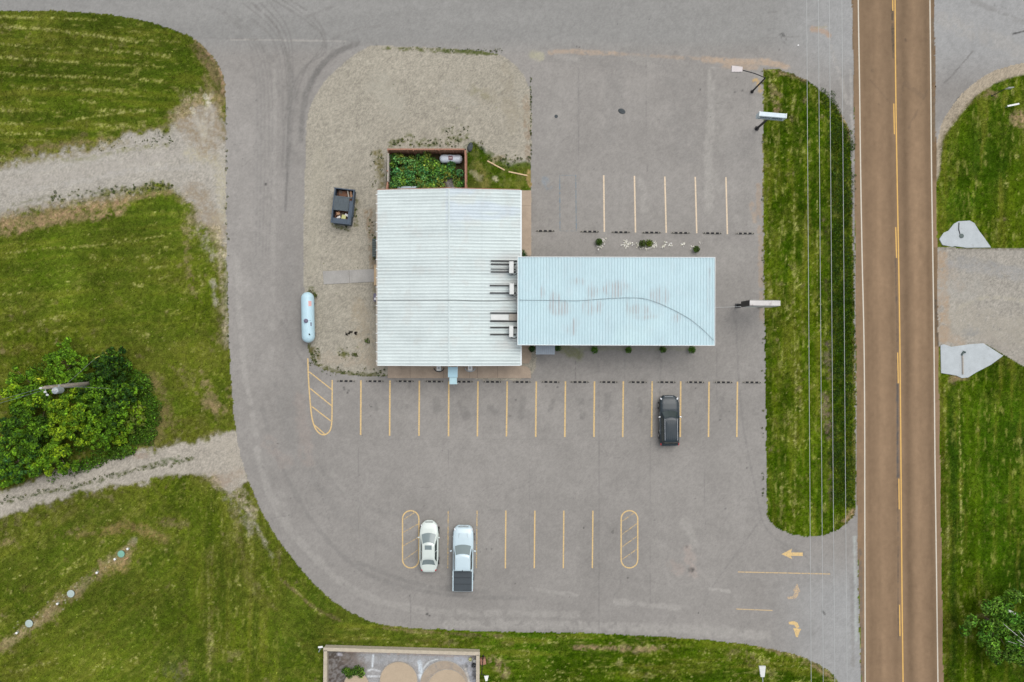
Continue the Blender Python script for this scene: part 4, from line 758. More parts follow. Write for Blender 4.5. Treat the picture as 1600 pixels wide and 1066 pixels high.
# cable sagging over both roofs
def roofz(x):
    return ZE+(x-xw)*(ZR-ZE)/(xr-xw) if x < xr else ZE+(xe-x)*(ZR-ZE)/(xe-xr)
pts = []
for px_ in (590, 630, 660, 690, 701, 712, 740, 775, 806):
    z = roofz((px_-800)/S*.955)+.09; pts.append(P(px_, 469+(1.2 if 712 < px_ < 800 else 0), z))
tag(MB().tube(pts, .022, 6).build('cable', M['cable_dark']), 'thin dark cable lying straight across the white ribbed roof', 'cable')
pts = [P(x, y, ZC+.04) for x, y in smooth_pts([(811,469),(860,469.5),(905,470),(945,467),(990,465.5),(1015,469),(1045,481),(1075,497),(1097,514),(1115,532)], False, 4)]
tag(MB().tube(pts, .017, 6).build('cable', M['cable_grey']), 'thin dark cable curving over the pale blue canopy roof', 'cable')

# ---------------------------------------------------------------- condensers standing on rails on the east slope
def tilt_box(b, x0, x1, y, hw, hz):
    """rail following the slope, world coordinates"""
    z0, z1 = roofz(x0)+.05, roofz(x1)+.05
    vs = []
    for (x, z) in ((x0, z0), (x1, z1)):
        for dy in (-hw, hw):
            for dz in (0, hz): vs.append((x, y+dy, z+dz))
    b.add(vs, [(0,1,3,2), (4,6,7,5), (0,4,5,1), (2,3,7,6), (0,2,6,4), (1,5,7,3)])
for k, (rails, x0p, x1p, unit, lab) in enumerate([
    ([407.8,412.8,420.4,425.0], 767, 808, (795.5,802.5,408.5,427), 'white condenser on four dark rails, uppermost of the units on the white roof'),
    ([446.3,457.9], 765.5, 808, (796,803,443,460), 'white condenser on two dark rails, just above the cable on the white roof'),
    ([489.2,501.9], 766, 808, None, 'pair of dark roof rails without a condenser, below the cable on the white roof'),
    ([511.8,522.8], 766, 808, (795.5,802,509,527), 'white condenser on two dark rails, lowest of the units on the white roof')]):
    z0 = 3.7; base = P((x0p+x1p)/2, sum(rails)/len(rails), 3.5)
    r = empty('rooftop_condenser' if unit else 'roof_rails', base, 0, lab, 'condenser' if unit else 'rails', 'units on the east slope of the white roof')
    for q, ry in enumerate(rails):
        bb_ = MB(); xa, xb = P(x0p, ry, z0).x, P(x1p if (unit is None or q == 0) else x1p-2, ry, z0).x
        hw_ = .055 if q != 2 or len(rails) == 2 else .03
        tilt_box(bb_, xa-base.x, xb-base.x, 0, hw_, .1)
        bb_.v = [(v[0], v[1]+P(0, ry, z0).y-base.y, 0) for v in bb_.v]
        # recompute heights in world space
        nv = []
        for i_, v in enumerate(bb_.v):
            wx = v[0]+base.x; nv.append((v[0], v[1], roofz(wx)+.045+(.1 if i_ % 2 else 0)-base.z))
        bb_.v = nv; bb_.build('rail', M['black_metal'], r)
    if unit:
        ux0, ux1, uy0, uy1 = unit; zt = 4.35; a = P(ux0, uy0, zt)-base; c = P(ux1, uy1, zt)-base; zb = roofz(P(ux0, 0, 4).x)+.12
        case = MB().box(((a.x+c.x)/2, (a.y+c.y)/2, (zb+zt)/2-base.z), (c.x-a.x, a.y-c.y, zt-zb)).build('case', M['case_white'], r, .02)
        g = MB(); g.lathe([(.02, 0), (.24, .0), (.24, .02)], (c.x-.005, (a.y+c.y)/2, (zb+zt)/2-base.z), 20, 'X'); g.build('fan_grille', M['dark_metal'], case)
        hp = [Vector((a.x+.2, c.y-.02, zt-.45-base.z)), Vector((a.x+.45, c.y-.14, zt-.55-base.z)), Vector((c.x+.25, c.y-.05, zt-.5-base.z)), Vector((c.x+.35, c.y+.05, zt-.6-base.z))]
        MB().tube(smooth_pts(hp, False, 4), .03, 6).build('hose', M['black_rubber'], r)
    else:
        a = P(795.5, rails[0]+1.5, 3.5); c = P(808, rails[1], 3.5)
        bb_ = MB(); hz = .07
        vs = [(x, y, roofz(x)+.05+hz_) for x in (a.x, c.x) for y in (a.y, c.y) for hz_ in (0, hz)]
        bb_.add([Vector(v)-base for v in vs], [(0,1,3,2), (4,6,7,5), (0,4,5,1), (2,3,7,6), (0,2,6,4), (1,5,7,3)]); bb_.build('metal_plate', M['fence_grey'], r)
        a = P(767, rails[0]+2.5, 3.6); c = P(794.5, rails[1]-1.5, 3.6)
        bb_ = MB(); vs = [(x, y, roofz(x)+.05+hz_) for x in (a.x, c.x) for y in (a.y, c.y) for hz_ in (0, .04)]
        bb_.add([Vector(v)-base for v in vs], [(0,1,3,2), (4,6,7,5), (0,4,5,1), (2,3,7,6), (0,2,6,4), (1,5,7,3)]); bb_.build('cover_sheet', M['case_white'], r)

# ---------------------------------------------------------------- walkways (raised slabs)
def slab(name, pts, z, m): 
    o = MB().prism([tuple(P(*p)[:2]) for p in pts], -.05, z).build(name, m, None, .01); o['kind'] = 'structure'; return o
wk = slab('walkway', [(606,568),(790,568),(822,572.5),(826.5,575),(829,580),(829.8,591),(606,591)], .10, M['concrete'])
for x in (641,693,734,746,777.5): line('expansion_joint', (x, 572), (x, 590.5), .35, M['terracotta'], wk, .104)
wk2 = slab('walkway', [(800,298),(830,298),(830,400),(800,400)], .10, M['concrete']); line('expansion_joint', (812,322), (830,322), .35, M['terracotta'], wk2, .104)
slab('walkway', [(800,540),(830.3,540),(830.3,560),(826,568),(800,568)], .09, M['concrete'])
pd = slab('concrete_slab', [(504.5,424),(585,420.5),(586,440.5),(506,444.5)], .06, M['concrete_grey']); line('expansion_joint', (545.5,422.5), (546.5,442.5), .35, M['terracotta'], pd, .064)
for nm, pts in [('culvert_apron', [(1467,374),(1474,364),(1481,361),(1490,350),(1497,346),(1515,345),(1522,349),(1530,362),(1537,371),(1548,387),(1510,387.5),(1492,385),(1487,386),(1472,383)]),
                ('culvert_apron', [(1469,540),(1474,538),(1486,542),(1515,538),(1536,536.5),(1567,556),(1548,570),(1525,582),(1512,590),(1502,591),(1494,587),(1470,583)])]:
    o = MB().prism([tuple(P(*p)[:2]) for p in pts], -.05, .08).build(nm, M['concrete_white'], None, .02)
    tag(o, ('pale concrete apron with a dark pipe, above the gravel drive' if pts[0][1] < 400 else 'pale concrete apron with a dark slot, below the gravel drive'), 'concrete apron', 'pale aprons beside the gravel drive')
    if pts[0][1] < 400:
        MB().tube([P(1498.5,348,.10), P(1498,358,.10), P(1500,366,.10)], .05, 6).build('slot', M['cable_dark'], o); MB().lathe([(.22,.08),(.22,.13),(.14,.14)], (*P(1501.5,369)[:2], 0), 14).build('pipe_end', M['green_metal'], o)
    else:
        MB().tube([P(1504,556,.10), P(1504.5,585,.10)], .09, 6).build('slot', M['fence_grey'], o); MB().tube([P(1502.5,555,.11), P(1506,549.5,.12), P(1508.5,551,.12)], .10, 8).build('pipe_end', M['green_metal'], o)

# ---------------------------------------------------------------- leaves
def leaves(name, cs, rs_, n, size, cols, parent=None, up=.35, flat=.8, shell=.5):
    """many small leaf faces spread through lumpy clumps; cs clump centres, rs_ their radii"""
    cs = np.array(cs, float); rs_ = np.array(rs_, float); wgt = rs_**2; k = rng.choice(len(cs), n, p=wgt/wgt.sum())
    d = rng.normal(size=(n, 3)); d /= np.linalg.norm(d, axis=1)[:, None]; rr = (shell+(1-shell)*rng.random(n))**.6*(.85+.3*rng.random(n))
    p = cs[k]+d*(rs_[k]*rr)[:, None]*np.array([1, 1, flat])
    nrm = d*(1-up)+np.array([0, 0, 1])*up+rng.normal(size=(n, 3))*.45; nrm /= np.linalg.norm(nrm, axis=1)[:, None]
    t = np.cross(nrm, rng.normal(size=(n, 3))); t /= np.linalg.norm(t, axis=1)[:, None]; b_ = np.cross(nrm, t)
    s = size*(.6+.8*rng.random(n))[:, None]
    V = np.stack([p-t*s, p-b_*s*.45+nrm*s*.12, p+t*s, p+b_*s*.45+nrm*s*.12], 1).reshape(-1, 3)
    cols = np.array(cols); ck = rng.integers(0, len(cols), len(cs))[k]
    jm = rng.random(n) < .35; c = cols[ck]; c[jm] = cols[rng.integers(0, len(cols), jm.sum())]*.6
    c = c*np.exp(rng.normal(size=(n, 1))*.42)+rng.normal(size=(n, 3))*.004
    F = np.arange(4*n).reshape(-1, 4)
    return tri_mesh(name, V, F, np.repeat(np.clip(c, .002, .6), 4, 0), M['leaf'], parent)
G_BR = (.115, .235, .012); G_MD = (.066, .15, .009); G_DK = (.022, .058, .008); G_YL = (.20, .31, .012); G_BL = (.04, .11, .025)
def clumps(R0, h0, h1, n, seed, rc=(.28, .45), sq=1.0):
    r_ = random.Random(seed); cs = []; rr = []
    for i in range(n):
        a = r_.uniform(0, 6.283); q = math.sqrt(r_.random())*R0*.92*(1+.18*math.sin(a*3+seed)+.12*math.sin(a*5+seed*2)); 
        z = h0+(h1-h0)*math.sqrt(max(0, 1-(q/(R0*1.15))**2))*r_.uniform(.55, 1.0); cs.append((q*math.cos(a)*sq, q*math.sin(a), z)); rr.append(r_.uniform(*rc)*R0*.7)
    return cs, rr
def tree(name, px, py, R0, h, n, nl, cols, label, cat, group=None, seed=1, size=.13, zc=None, rc=(.28, .45), sq=1.0, trunk=.10, limbs=6):
    zt = h*.75; k_ = (CH-zt)/CH; base = P(px, py, zt); base.z = 0
    t = empty(name, base, 0, label, cat, group)
    cs, rr = clumps(R0, h*.25, h*.88, n, seed, rc, sq)
    leaves('crown', cs, rr, nl, size, cols, t, flat=.75)
    b = MB(); b.tube([(0,0,-.05), (.05,.03,h*.25), (.0,.06,h*.5)], [trunk, trunk*.75, trunk*.5], 8)
    r_ = random.Random(seed+9)
    for c in r_.sample(cs, min(limbs, len(cs))): b.tube([(.02,.03,h*.2), (c[0]*.5, c[1]*.5, max(.3, c[2]*.7)), (c[0]*.9, c[1]*.9, c[2])], [trunk*.5, trunk*.3, trunk*.12], 5)
    b.build('trunk', M['bark'], t, smooth=True)
    return t
thick = 'bushes of the thicket on the left of the photo'
for k, (px, py, R0, h, cols, lab) in enumerate([
    (38, 612, 2.5, 3.6, [G_BR, G_MD, G_BR, G_YL], 'bright green bush at the upper left of the thicket, left of the utility pole top'),
    (95, 572, 2.2, 3.4, [G_MD, G_BR, G_BR], 'bright leafy bush at the top of the thicket, above the grey transformer'),
    (108, 655, 2.7, 4.4, [G_YL, G_BR, G_YL, G_MD], 'yellow green bush in the middle of the thicket, below the transformer'),
    (40, 670, 2.7, 4.0, [G_MD, G_BR, G_DK, G_MD], 'dark mid green bush at the left edge, under the service wires'),
    (165, 632, 2.4, 3.8, [G_MD, G_BR, G_DK], 'mid green bush just right of the utility pole base'),
    (150, 672, 2.0, 3.2, [G_MD, G_BR, G_MD], 'small mid green bush at the lower right of the thicket'),
    (20, 722, 2.3, 3.0, [G_MD, G_BR, G_BL], 'leafy green bush at the bottom left of the thicket, near the gravel track'),
    (78, 712, 2.1, 2.8, [G_BR, G_MD, G_YL], 'light green bush at the bottom of the thicket above the narrow gravel track'),
    (172, 572, 1.9, 2.4, [G_DK, G_MD, G_DK], 'darkest green bush at the upper right of the thicket'),
    (203, 652, 1.5, 1.7, [G_YL, G_BR, (.13, .17, .03)], 'low yellow green shrub at the right edge of the thicket'),
    (183, 680, 1.0, 1.5, [G_BR, G_YL], 'small bright sapling at the lower right edge of the thicket'),
    (132, 610, 1.8, 3.0, [G_DK, G_MD, G_MD], 'dark green bush directly beneath the utility pole'),
    (10, 765-20, 1.3, 1.7, [G_MD, G_BR], 'small bush in the lowest left corner of the thicket')]):
    tree('bush', px, py, R0, h, int(40+R0*24), int(2300*R0*R0/2+900), cols, lab, 'bush', thick, seed=k+2, size=.14, rc=(.10, .24), trunk=.08)
# knee high growth round the thicket
cs, rr = [], []
for i in range(420):
    t = i/420; x = random.choice([random.uniform(205, 245), random.uniform(120, 240), random.uniform(5, 240)]); y = 600+random.uniform(-15, 90) if x > 205 else random.uniform(560, 752)
    if x <= 205: y = min(y, 775-x*.36)
    if math.hypot((x-120)/125, (y-650)/100) > 1.02: continue
    p = P(x, y); cs.append((p.x, p.y, .15)); rr.append(random.uniform(.4, .75))
o = leaves('undergrowth', cs, rr, 26000, .10, [(.055,.14,.007), (.06,.11,.010), (.08,.17,.012), (.045,.09,.008)], up=.5, flat=.45); o['kind'] = 'stuff'
# young tree, lower right
t = tree('tree', 1574, 986, 3.15, 4.6, 62, 6200, [(.10,.22,.02), (.06,.16,.015), (.14,.25,.035), G_MD], 'bright green young tree with pale twigs in the bottom right corner', 'tree', seed=5, size=.15, rc=(.18, .30), trunk=.11, limbs=14)
tree('tree', 1618, 1012, 2.6, 4.2, 26, 3600, [(.05,.12,.015), G_MD, (.075,.15,.015)], 'green tree cut by the right edge of the photo, below the young tree', 'tree', seed=8, size=.15, rc=(.22, .34))
b = MB(); 
for (a, c) in [((1600,1002),(1568,975)), ((1606,1010),(1590,1000)), ((1604,1000),(1592,985)), ((1600,1010),(1575,1002))]: b.tube([P(*a, 3.2)-t.location, P(*c, 4.3)-t.location], [.035, .015], 5)
b.build('bare_branch', M['sign_dirty'], t)

# boxwood shrubs round the canopy
for (px, py, r_, cols, lab) in [(936,378,.37,[(.035,.075,.01),(.05,.10,.012)],'round clipped shrub at the left end of the rock beds above the canopy'),
    (1004,380.5,.36,[(.04,.06,.012),(.05,.08,.015)],'left, darker shrub of the touching pair above the canopy'),(1014.5,380,.38,[(.10,.15,.01),(.07,.11,.012)],'right, yellow green shrub of the touching pair above the canopy'),(1088.5,389.5,.34,[(.045,.08,.015),(.06,.11,.015)],'round shrub nearest the canopy edge at the right end of the rock beds'),
    (831.5,545,.36,[(.03,.06,.02),(.05,.12,.03)],'dark shrub left of the small grey awning below the canopy'),(871.5,544,.34,[(.04,.09,.03),(.07,.13,.03)],'shrub right of the small grey awning below the canopy'),(929,547,.37,[(.05,.13,.015),(.08,.18,.02)],'first round shrub right of the grassy patch below the canopy'),
    (982,547,.34,[(.06,.13,.02),(.09,.18,.02)],'round shrub below the middle of the canopy, second of four along its edge'),(1036,546.5,.35,[(.055,.11,.02),(.09,.15,.03)],'third of four small shrubs along the lower canopy edge'),(1081.5,546.5,.38,[(.05,.12,.012),(.08,.18,.015)],'last shrub along the lower canopy edge, nearest its corner')]:
    p = P(px, py, .4); p.z = 0; t = empty('shrub', p, 0, lab, 'shrub', 'small clipped shrubs beside the canopy')
    cs = [(0, 0, .35)]+[(.55*r_*math.cos(a), .55*r_*math.sin(a), .35+random.uniform(-.08, .12)) for a in np.arange(0, 6.2, 1.05)]
    leaves('foliage', cs, [r_*.75]+[r_*.5]*6, 620, .055, cols, t, flat=.9); MB().tube([(0,0,0), (0,0,.3)], .03, 6).build('stem', M['bark'], t)
# small plants against the walls
for (px, py, r_, n, col, lab, nm) in [(820,397,.42,260,[(.02,.07,.03),(.05,.13,.03)],'dark leafy plant at the inner corner above the canopy','plant'),(587,372,.32,160,[(.09,.12,.03)],'weedy plant above the grey wall unit','plant'),(585,403,.25,120,[(.08,.11,.03)],'weedy plant below the grey wall unit','plant'),(488,460,.5,300,[(.08,.10,.02),(.05,.08,.02)],'weedy plant at the top end of the pale blue tank','plant'),(574,533,.3,110,[(.07,.11,.02)],'small weed in gravel left of the store wall','plant'),(553,555,.35,120,[(.10,.12,.03)],'sparse weed in gravel below the dead plant','plant')]:
    p = P(px, py); t = empty('plant', p, 0, lab, 'plant'); leaves('foliage', [(random.uniform(-r_, r_)*.6, random.uniform(-r_, r_)*.6, .12) for _ in range(6)], [r_*.5]*6, n, .06, col, t, flat=.6)
p = P(549, 520); t = empty('dead_plant', p, 0, 'black dried plant lying on the gravel left of the building', 'plant')
leaves('foliage', [(random.uniform(-.5, .5), random.uniform(-.2, .2), .08) for _ in range(8)], [.12]*8, 130, .07, [(.012,.012,.01), (.03,.025,.015)], t, flat=.5)
# weeds in the gravel: scattered, uncountable
cs, rr = [], []
def scat(n, x0, x1, y0, y1, r0=.04, r1=.12):
    for _ in range(n):
        p = P(random.uniform(x0, x1), random.uniform(y0, y1)); cs.append((p.x, p.y, .03)); rr.append(random.uniform(r0, r1))
scat(26,612,650,212,230); scat(22,655,690,218,230); scat(40,695,735,198,230); scat(14,735,760,220,240,.06,.16); scat(40,760,828,243,262,.06,.15); scat(26,577,601,235,300); scat(14,552,558,305,350,.05,.12); scat(10,520,548,350,362); scat(12,500,580,375,460,.03,.06)
scat(30,483,500,545,572,.06,.14); scat(40,500,606,574,588,.05,.12); scat(60,690,785,76,83,.04,.08); scat(30,620,690,73,78,.03,.05); scat(14,575,588,340,370); scat(20,530,560,540,570,.03,.08); scat(30,480,830,120,230,.02,.04)
for px_ in range(0, 300, 4):
    y = 783-(px_)*.22+random.uniform(-5, 5)
    if random.random() < .8: p = P(px_, y); cs.append((p.x, p.y, .03)); rr.append(random.uniform(.05, .16))
for _ in range(70):
    x = random.uniform(80, 275); p = P(x, 312-x*.05+random.uniform(-8, 6)-((x-80)*.04)); cs.append((p.x, p.y, .05)); rr.append(random.uniform(.05, .16))
for _ in range(60):
    x = random.uniform(150, 270); p = P(x, 245-x*.12+random.uniform(-10, 12)); cs.append((p.x, p.y, .03)); rr.append(random.uniform(.04, .1))
for (x0, y0, x1, y1) in [(1192,108,1192,800),(1335,260,1336,790),(353,160,357,560)]:
    for _ in range(34): t = random.random(); p = P(x0+(x1-x0)*t+random.uniform(-1.5, 2), y0+(y1-y0)*t); cs.append((p.x, p.y, .03)); rr.append(random.uniform(.05, .13))
# pad outline weeds, east side
for _ in range(60): p = P(829.5+random.uniform(-1, 1), random.uniform(120, 250)); cs.append((p.x, p.y, .03)); rr.append(random.uniform(.04, .09))
o = leaves('weeds', cs, rr, 12000, .045, [(.07,.10,.02), (.05,.08,.015), (.12,.13,.03), (.04,.07,.02)], up=.5, flat=.6); o['kind'] = 'stuff'
# tall verge growth in the ditch by the highway
cs, rr = [], []
for _ in range(700):
    y = random.uniform(205, 790); x = random.uniform(1298, 1332); p = P(x, y); cs.append((p.x, p.y, .05)); rr.append(random.uniform(.15, .45))
for _ in range(90):
    y = random.uniform(140, 215); x = random.uniform(1280, 1300)+(y-140)*.3; p = P(x, y); cs.append((p.x, p.y, .04)); rr.append(random.uniform(.15, .4))
o = leaves('ditch_growth', cs, rr, 20000, .06, [(.028,.062,.005), (.045,.09,.008), (.06,.11,.010), (.022,.05,.005)], up=.6, flat=.35); o['kind'] = 'stuff'

# ---------------------------------------------------------------- white rock beds
def rock(b, c, r_, col):
    n = 6; vs = []; 
    for k in range(n): a = k*math.pi*2/n+random.random()*.5; q = r_*random.uniform(.7, 1.2); vs.append((c[0]+q*math.cos(a), c[1]+q*math.sin(a), .006))
    for k in range(n): v = vs[k]; vs.append((c[0]+(v[0]-c[0])*.6, c[1]+(v[1]-c[1])*.6, r_*random.uniform(.7, 1.1)))
    b.add(vs, [(k, (k+1) % n, n+(k+1) % n, n+k) for k in range(n)]+[tuple(range(n, 2*n))], col)
for (pts, n, r0, lab) in [([(934,385),(938,386),(942,380),(943,376)], 30, 4, 'scatter of pinkish white rocks round the leftmost shrub above the canopy'), ([(979,380),(977,384),(984,383)], 44, 6, 'largest round heap of white rocks, alone between two shrubs'),
    ([(997,383),(1003,386),(1009,387),(1015,387),(1019,385),(1012,388),(1024,382),(1022,386)], 80, 3, 'white rocks under the touching pair of shrubs'), ([(1040,380),(1037,385),(1046,382)], 24, 3.5, 'loose streak of white rocks right of the shrub pair'), ([(1063,382),(1068,382)], 14, 3, 'smallest heap of white rocks above the canopy'), ([(1081,387),(1094,381),(1083,385)], 14, 3, 'few white rocks round the rightmost shrub')]:
    b = MB()
    for _ in range(n):
        q = random.choice(pts); p = P(q[0]+random.gauss(0, r0*.55), q[1]+random.gauss(0, r0*.5)); v = random.uniform(.42, .7); rock(b, p, random.uniform(.05, .11), (v, v*.97, v*random.uniform(.8, .92)))
    tag(b.build('rock_pile', M['stone_white']), lab, 'rocks', 'white rock beds above the canopy')

# ---------------------------------------------------------------- vehicles
def lp(a, b_, t): return a+(b_-a)*t
def vehicle(name, px, py, rz, label, sp):
    r = empty(name, P(px, py), rz, label, sp['cat'])
    paint = M[sp['paint']]; L2 = sp['L']/2; W2 = sp['W']/2
    # lower body
    prof = sp['prof']   # (y, width factor, top z at centre, shoulder z)
    ys_ = np.array([p[0] for p in prof]); 
    yy = np.unique(np.concatenate([np.linspace(ys_[0], ys_[-1], 34), ys_]))
    rows = []
    for y in yy:
        wf = np.interp(y, ys_, [p[1] for p in prof]); zt = np.interp(y, ys_, [p[2] for p in prof]); zs = np.interp(y, ys_, [p[3] for p in prof])
        w_ = W2*wf; zb = .22 if abs(y) < L2-.25 else .34
        half = [(0, zb), (w_*.80, zb), (w_*.95, zb+.10), (w_*1.0, lp(zb, zs, .5)), (w_*.985, zs-.07), (w_*.95, zs-.015), (w_*.86, lp(zs, zt, .45)+.012), (w_*.6, lp(zs, zt, .8)+.01), (0, zt)]
        rows.append([(x, y, z) for x, z in half]+[(-x, y, z) for x, z in half[-2:0:-1]])
    b = MB(); m = len(rows[0]); rows2 = [rw+[rw[0]] for rw in rows]; b.grid(rows2, flip=True)
    b.add(rows[0], [tuple(range(m))[::-1]]); b.add(rows[-1], [tuple(range(m))])
    body = b.build('body', paint, r, smooth=True)
    md = body.modifiers.new('weld', 'WELD'); md.merge_threshold = .001
    # cabin
    (y1, y2, y3, y4), wb, wt, zb, zt, bow = sp['cab']; bowr = sp.get('bowr', bow*.6)
    def cab_pt(face, s, t, off=0):
        yf, yr_, w_, z = lp(y1, y2, t), lp(y4, y3, t), lp(wb, wt, t), lp(zb, zt, t)
        if face == 'f': th = math.atan2(y1-y2, zt-zb); return (s*w_*.97, yf-bow*s*s+off*math.cos(th), z+off*math.sin(th))
        if face == 'r': th = math.atan2(y3-y4, zt-zb); return (s*w_*.97, yr_+bowr*s*s-off*math.cos(th), z+off*math.sin(th))
        sx = 1 if face == 'R' else -1; y = lp(yf-bow, yr_+bowr, (s+1)/2); bul = 1-.03*abs(s)**4
        return (sx*(w_*bul+off), y, z+off*.5)
    ns = 9; b = MB(); rings = []
    for t in (0, .25, .5, .75, .93, 1):
        ring_ = []; sh = 1 if t < 1 else .96
        for s in np.linspace(-.93, .93, ns): ring_.append(cab_pt('f', s, t))
        for s in np.linspace(-.95, .95, ns): ring_.append(cab_pt('R', s, t))
        for s in np.linspace(.93, -.93, ns): ring_.append(cab_pt('r', s, t))
        for s in np.linspace(.95, -.95, ns): ring_.append(cab_pt('L', s, t))
        cy = (y2+y3)/2; ring_ = [(x*sh, cy+(y-cy)*sh, z+(0 if t < 1 else .02)) for x, y, z in ring_]; rings.append(ring_+[ring_[0]])
    cy = (y2+y3)/2
    for q, dz in ((.8, .035), (.5, .05), (.02, .058)):
        rings.append([(x*q, cy+(y-cy)*q, zt+.02+dz) for x, y, z in rings[5]])
    b.grid(rings); b.build('cabin', paint, r, smooth=True)
    def panel(nm, face, s0, s1, t0, t1, mm, off=.012, parent=r, taper=0):
        b = MB(); g_ = [[cab_pt(face, lp(s0+taper*(1-0)*t, s1-taper*t, s) if 0 else lp(s0, s1, s), lp(t0, t1, t), off) for t in np.linspace(0, 1, 5)] for s in np.linspace(0, 1, 9)]
        b.grid(g_, flip=(face in 'fR') is False); b.grid([[(*q[:2], q[2]) for q in rw] for rw in g_], flip=(face in 'fR')) if 0 else None
        return b.build(nm, mm, parent, smooth=True)
    gl = M[sp.get('glass', 'glass_grey')]
    panel('windshield', 'f', -.90, .90, .04, .93, gl)
    if sp.get('rear', True): panel('rear_window', 'r', -.86, .86, sp.get('rt', .12), .92, gl)
    for f_ in 'RL':
        for (s0, s1) in sp['sides']: panel('side_window', f_, s0, s1, .10, .88, M['glass'])
    # wheels
    for sx in (-1, 1):
        for wy in sp['axles']:
            c = (sx*(W2-.10), wy, .34); t_ = MB().lathe([(.2, -.11), (.33, -.11), (.345, -.07), (.345, .09), (.33, .125), (.2, .125)], c, 24, 'X').build('wheel', M['black_rubber'], r, smooth=False)
            q = MB(); q.lathe([(.21, -.1), (.21, .1), (.05, .12)] if sx > 0 else [(.05, -.12), (.21, -.1), (.21, .1)], (c[0]+sx*.03, wy, .34), 18, 'X'); q.build('rim', M['chrome'], t_)
    # mirrors
    for sx in (-1, 1):
        xm = sx*(wb+.12+sp.get('mx', 0)); mr_ = MB().box((xm+sx*.05, y1-sp.get('my', .55), zb+.12), (.20, .11, .14), rz=sx*-.25).build('mirror', M[sp.get('mirror', sp['paint'])], r, .03, seg=2)
    # lights
    for sx in (-1, 1):
        for nm, (lx, ly, lz, lw, ll, lh, rot), mm in (('headlight', sp['head'], 'lamp_glass'), ('taillight', sp['tail'], 'tail_red')):
            MB().box((sx*lx, ly, lz), (lw, ll, lh), rz=-sx*rot).build(nm, M[mm], r, .02, seg=2)
    for nm, c, d, mm, kw in sp['extra']:
        MB().box(c, d, **kw).build(nm, M[mm], r, .012)
    return r
def cre(a): return a
vehicle('car', 1043.2, 656.3, R(.6), 'black sport utility vehicle with roof rails parked alone below the canopy', dict(cat='car', paint='car_black', L=4.9, W=1.92, glass='glass', mirror='chrome', my=.62, cab=((1.02, .42, -1.95, -2.22), .84, .66, 1.06, 1.68, .16), bowr=.05,
    prof=[(-2.42,.80,.80,.75),(-2.36,.92,1.0,.93),(-2.1,.97,1.06,1.0),(-1,1,1.05,1.0),(.6,1,1.06,1.0),(1.15,.99,1.06,.98),(1.7,.965,1.0,.93),(2.05,.90,.93,.86),(2.3,.76,.82,.76),(2.44,.56,.62,.58)],
    sides=[(-.86,-.30),(-.26,.25),(.30,.86)], axles=(1.45, -1.45), head=(.73, 2.04, .86, .12, .42, .07, .5), tail=(.86, -2.24, .90, .09, .22, .2, .1),
    extra=[('roof_rail', (.60,-.75,1.735), (.04,2.1,.05), 'chrome', {}), ('roof_rail', (-.60,-.75,1.735), (.04,2.1,.05), 'chrome', {}), ('rear_wiper', (.0,-2.1,1.4), (.4,.02,.02), 'black_metal', {}), ('grille', (0,2.34,.72), (.8,.06,.10), 'grey_metal', {}), ('door_seam', (.93,-.2,.99), (.02,2.2,.02), 'chrome', {}), ('door_seam', (-.93,-.2,.99), (.02,2.2,.02), 'chrome', {}), ('door_handle', (.955,.05,.9), (.03,.16,.03), 'chrome', {}), ('door_handle', (-.955,.05,.9), (.03,.16,.03), 'chrome', {}), ('door_handle', (-.955,-.95,.9), (.03,.16,.03), 'chrome', {})]
      +[('roof_rib', (x,-.78,1.742), (.035,1.9,.02), 'tonneau', {}) for x in (-.36,-.18,0,.18,.36)]))
vehicle('car', 671.5, 851.3, R(-.3), 'white sedan with a dark sunroof parked beside the hatched island', dict(cat='car', paint='car_white', L=5.0, W=1.86, my=.45, cab=((1.42, .52, -1.02, -1.72), .80, .60, .93, 1.40, .20), bowr=-.10,
    prof=[(-2.5,.42,.62,.58),(-2.44,.58,.84,.80),(-2.25,.76,.95,.88),(-1.8,.92,1.0,.92),(-1,1,.97,.92),(.6,1,.95,.90),(1.3,.985,.94,.88),(1.75,.93,.87,.81),(2.08,.82,.78,.73),(2.3,.66,.69,.65),(2.43,.48,.61,.57),(2.5,.30,.52,.5)],
    sides=[(-.80,-.04),(.02,.74)], axles=(1.5, -1.45), head=(.68, 1.95, .775, .08, .42, .05, .45), tail=(.66, -2.22, .86, .16, .12, .14, -.5),
    extra=[('sunroof', (0,.10,1.478), (.66,.42,.03), 'glass_grey', {}), ('grille', (0,2.37,.66), (.72,.07,.05), 'dark_metal', {})]))
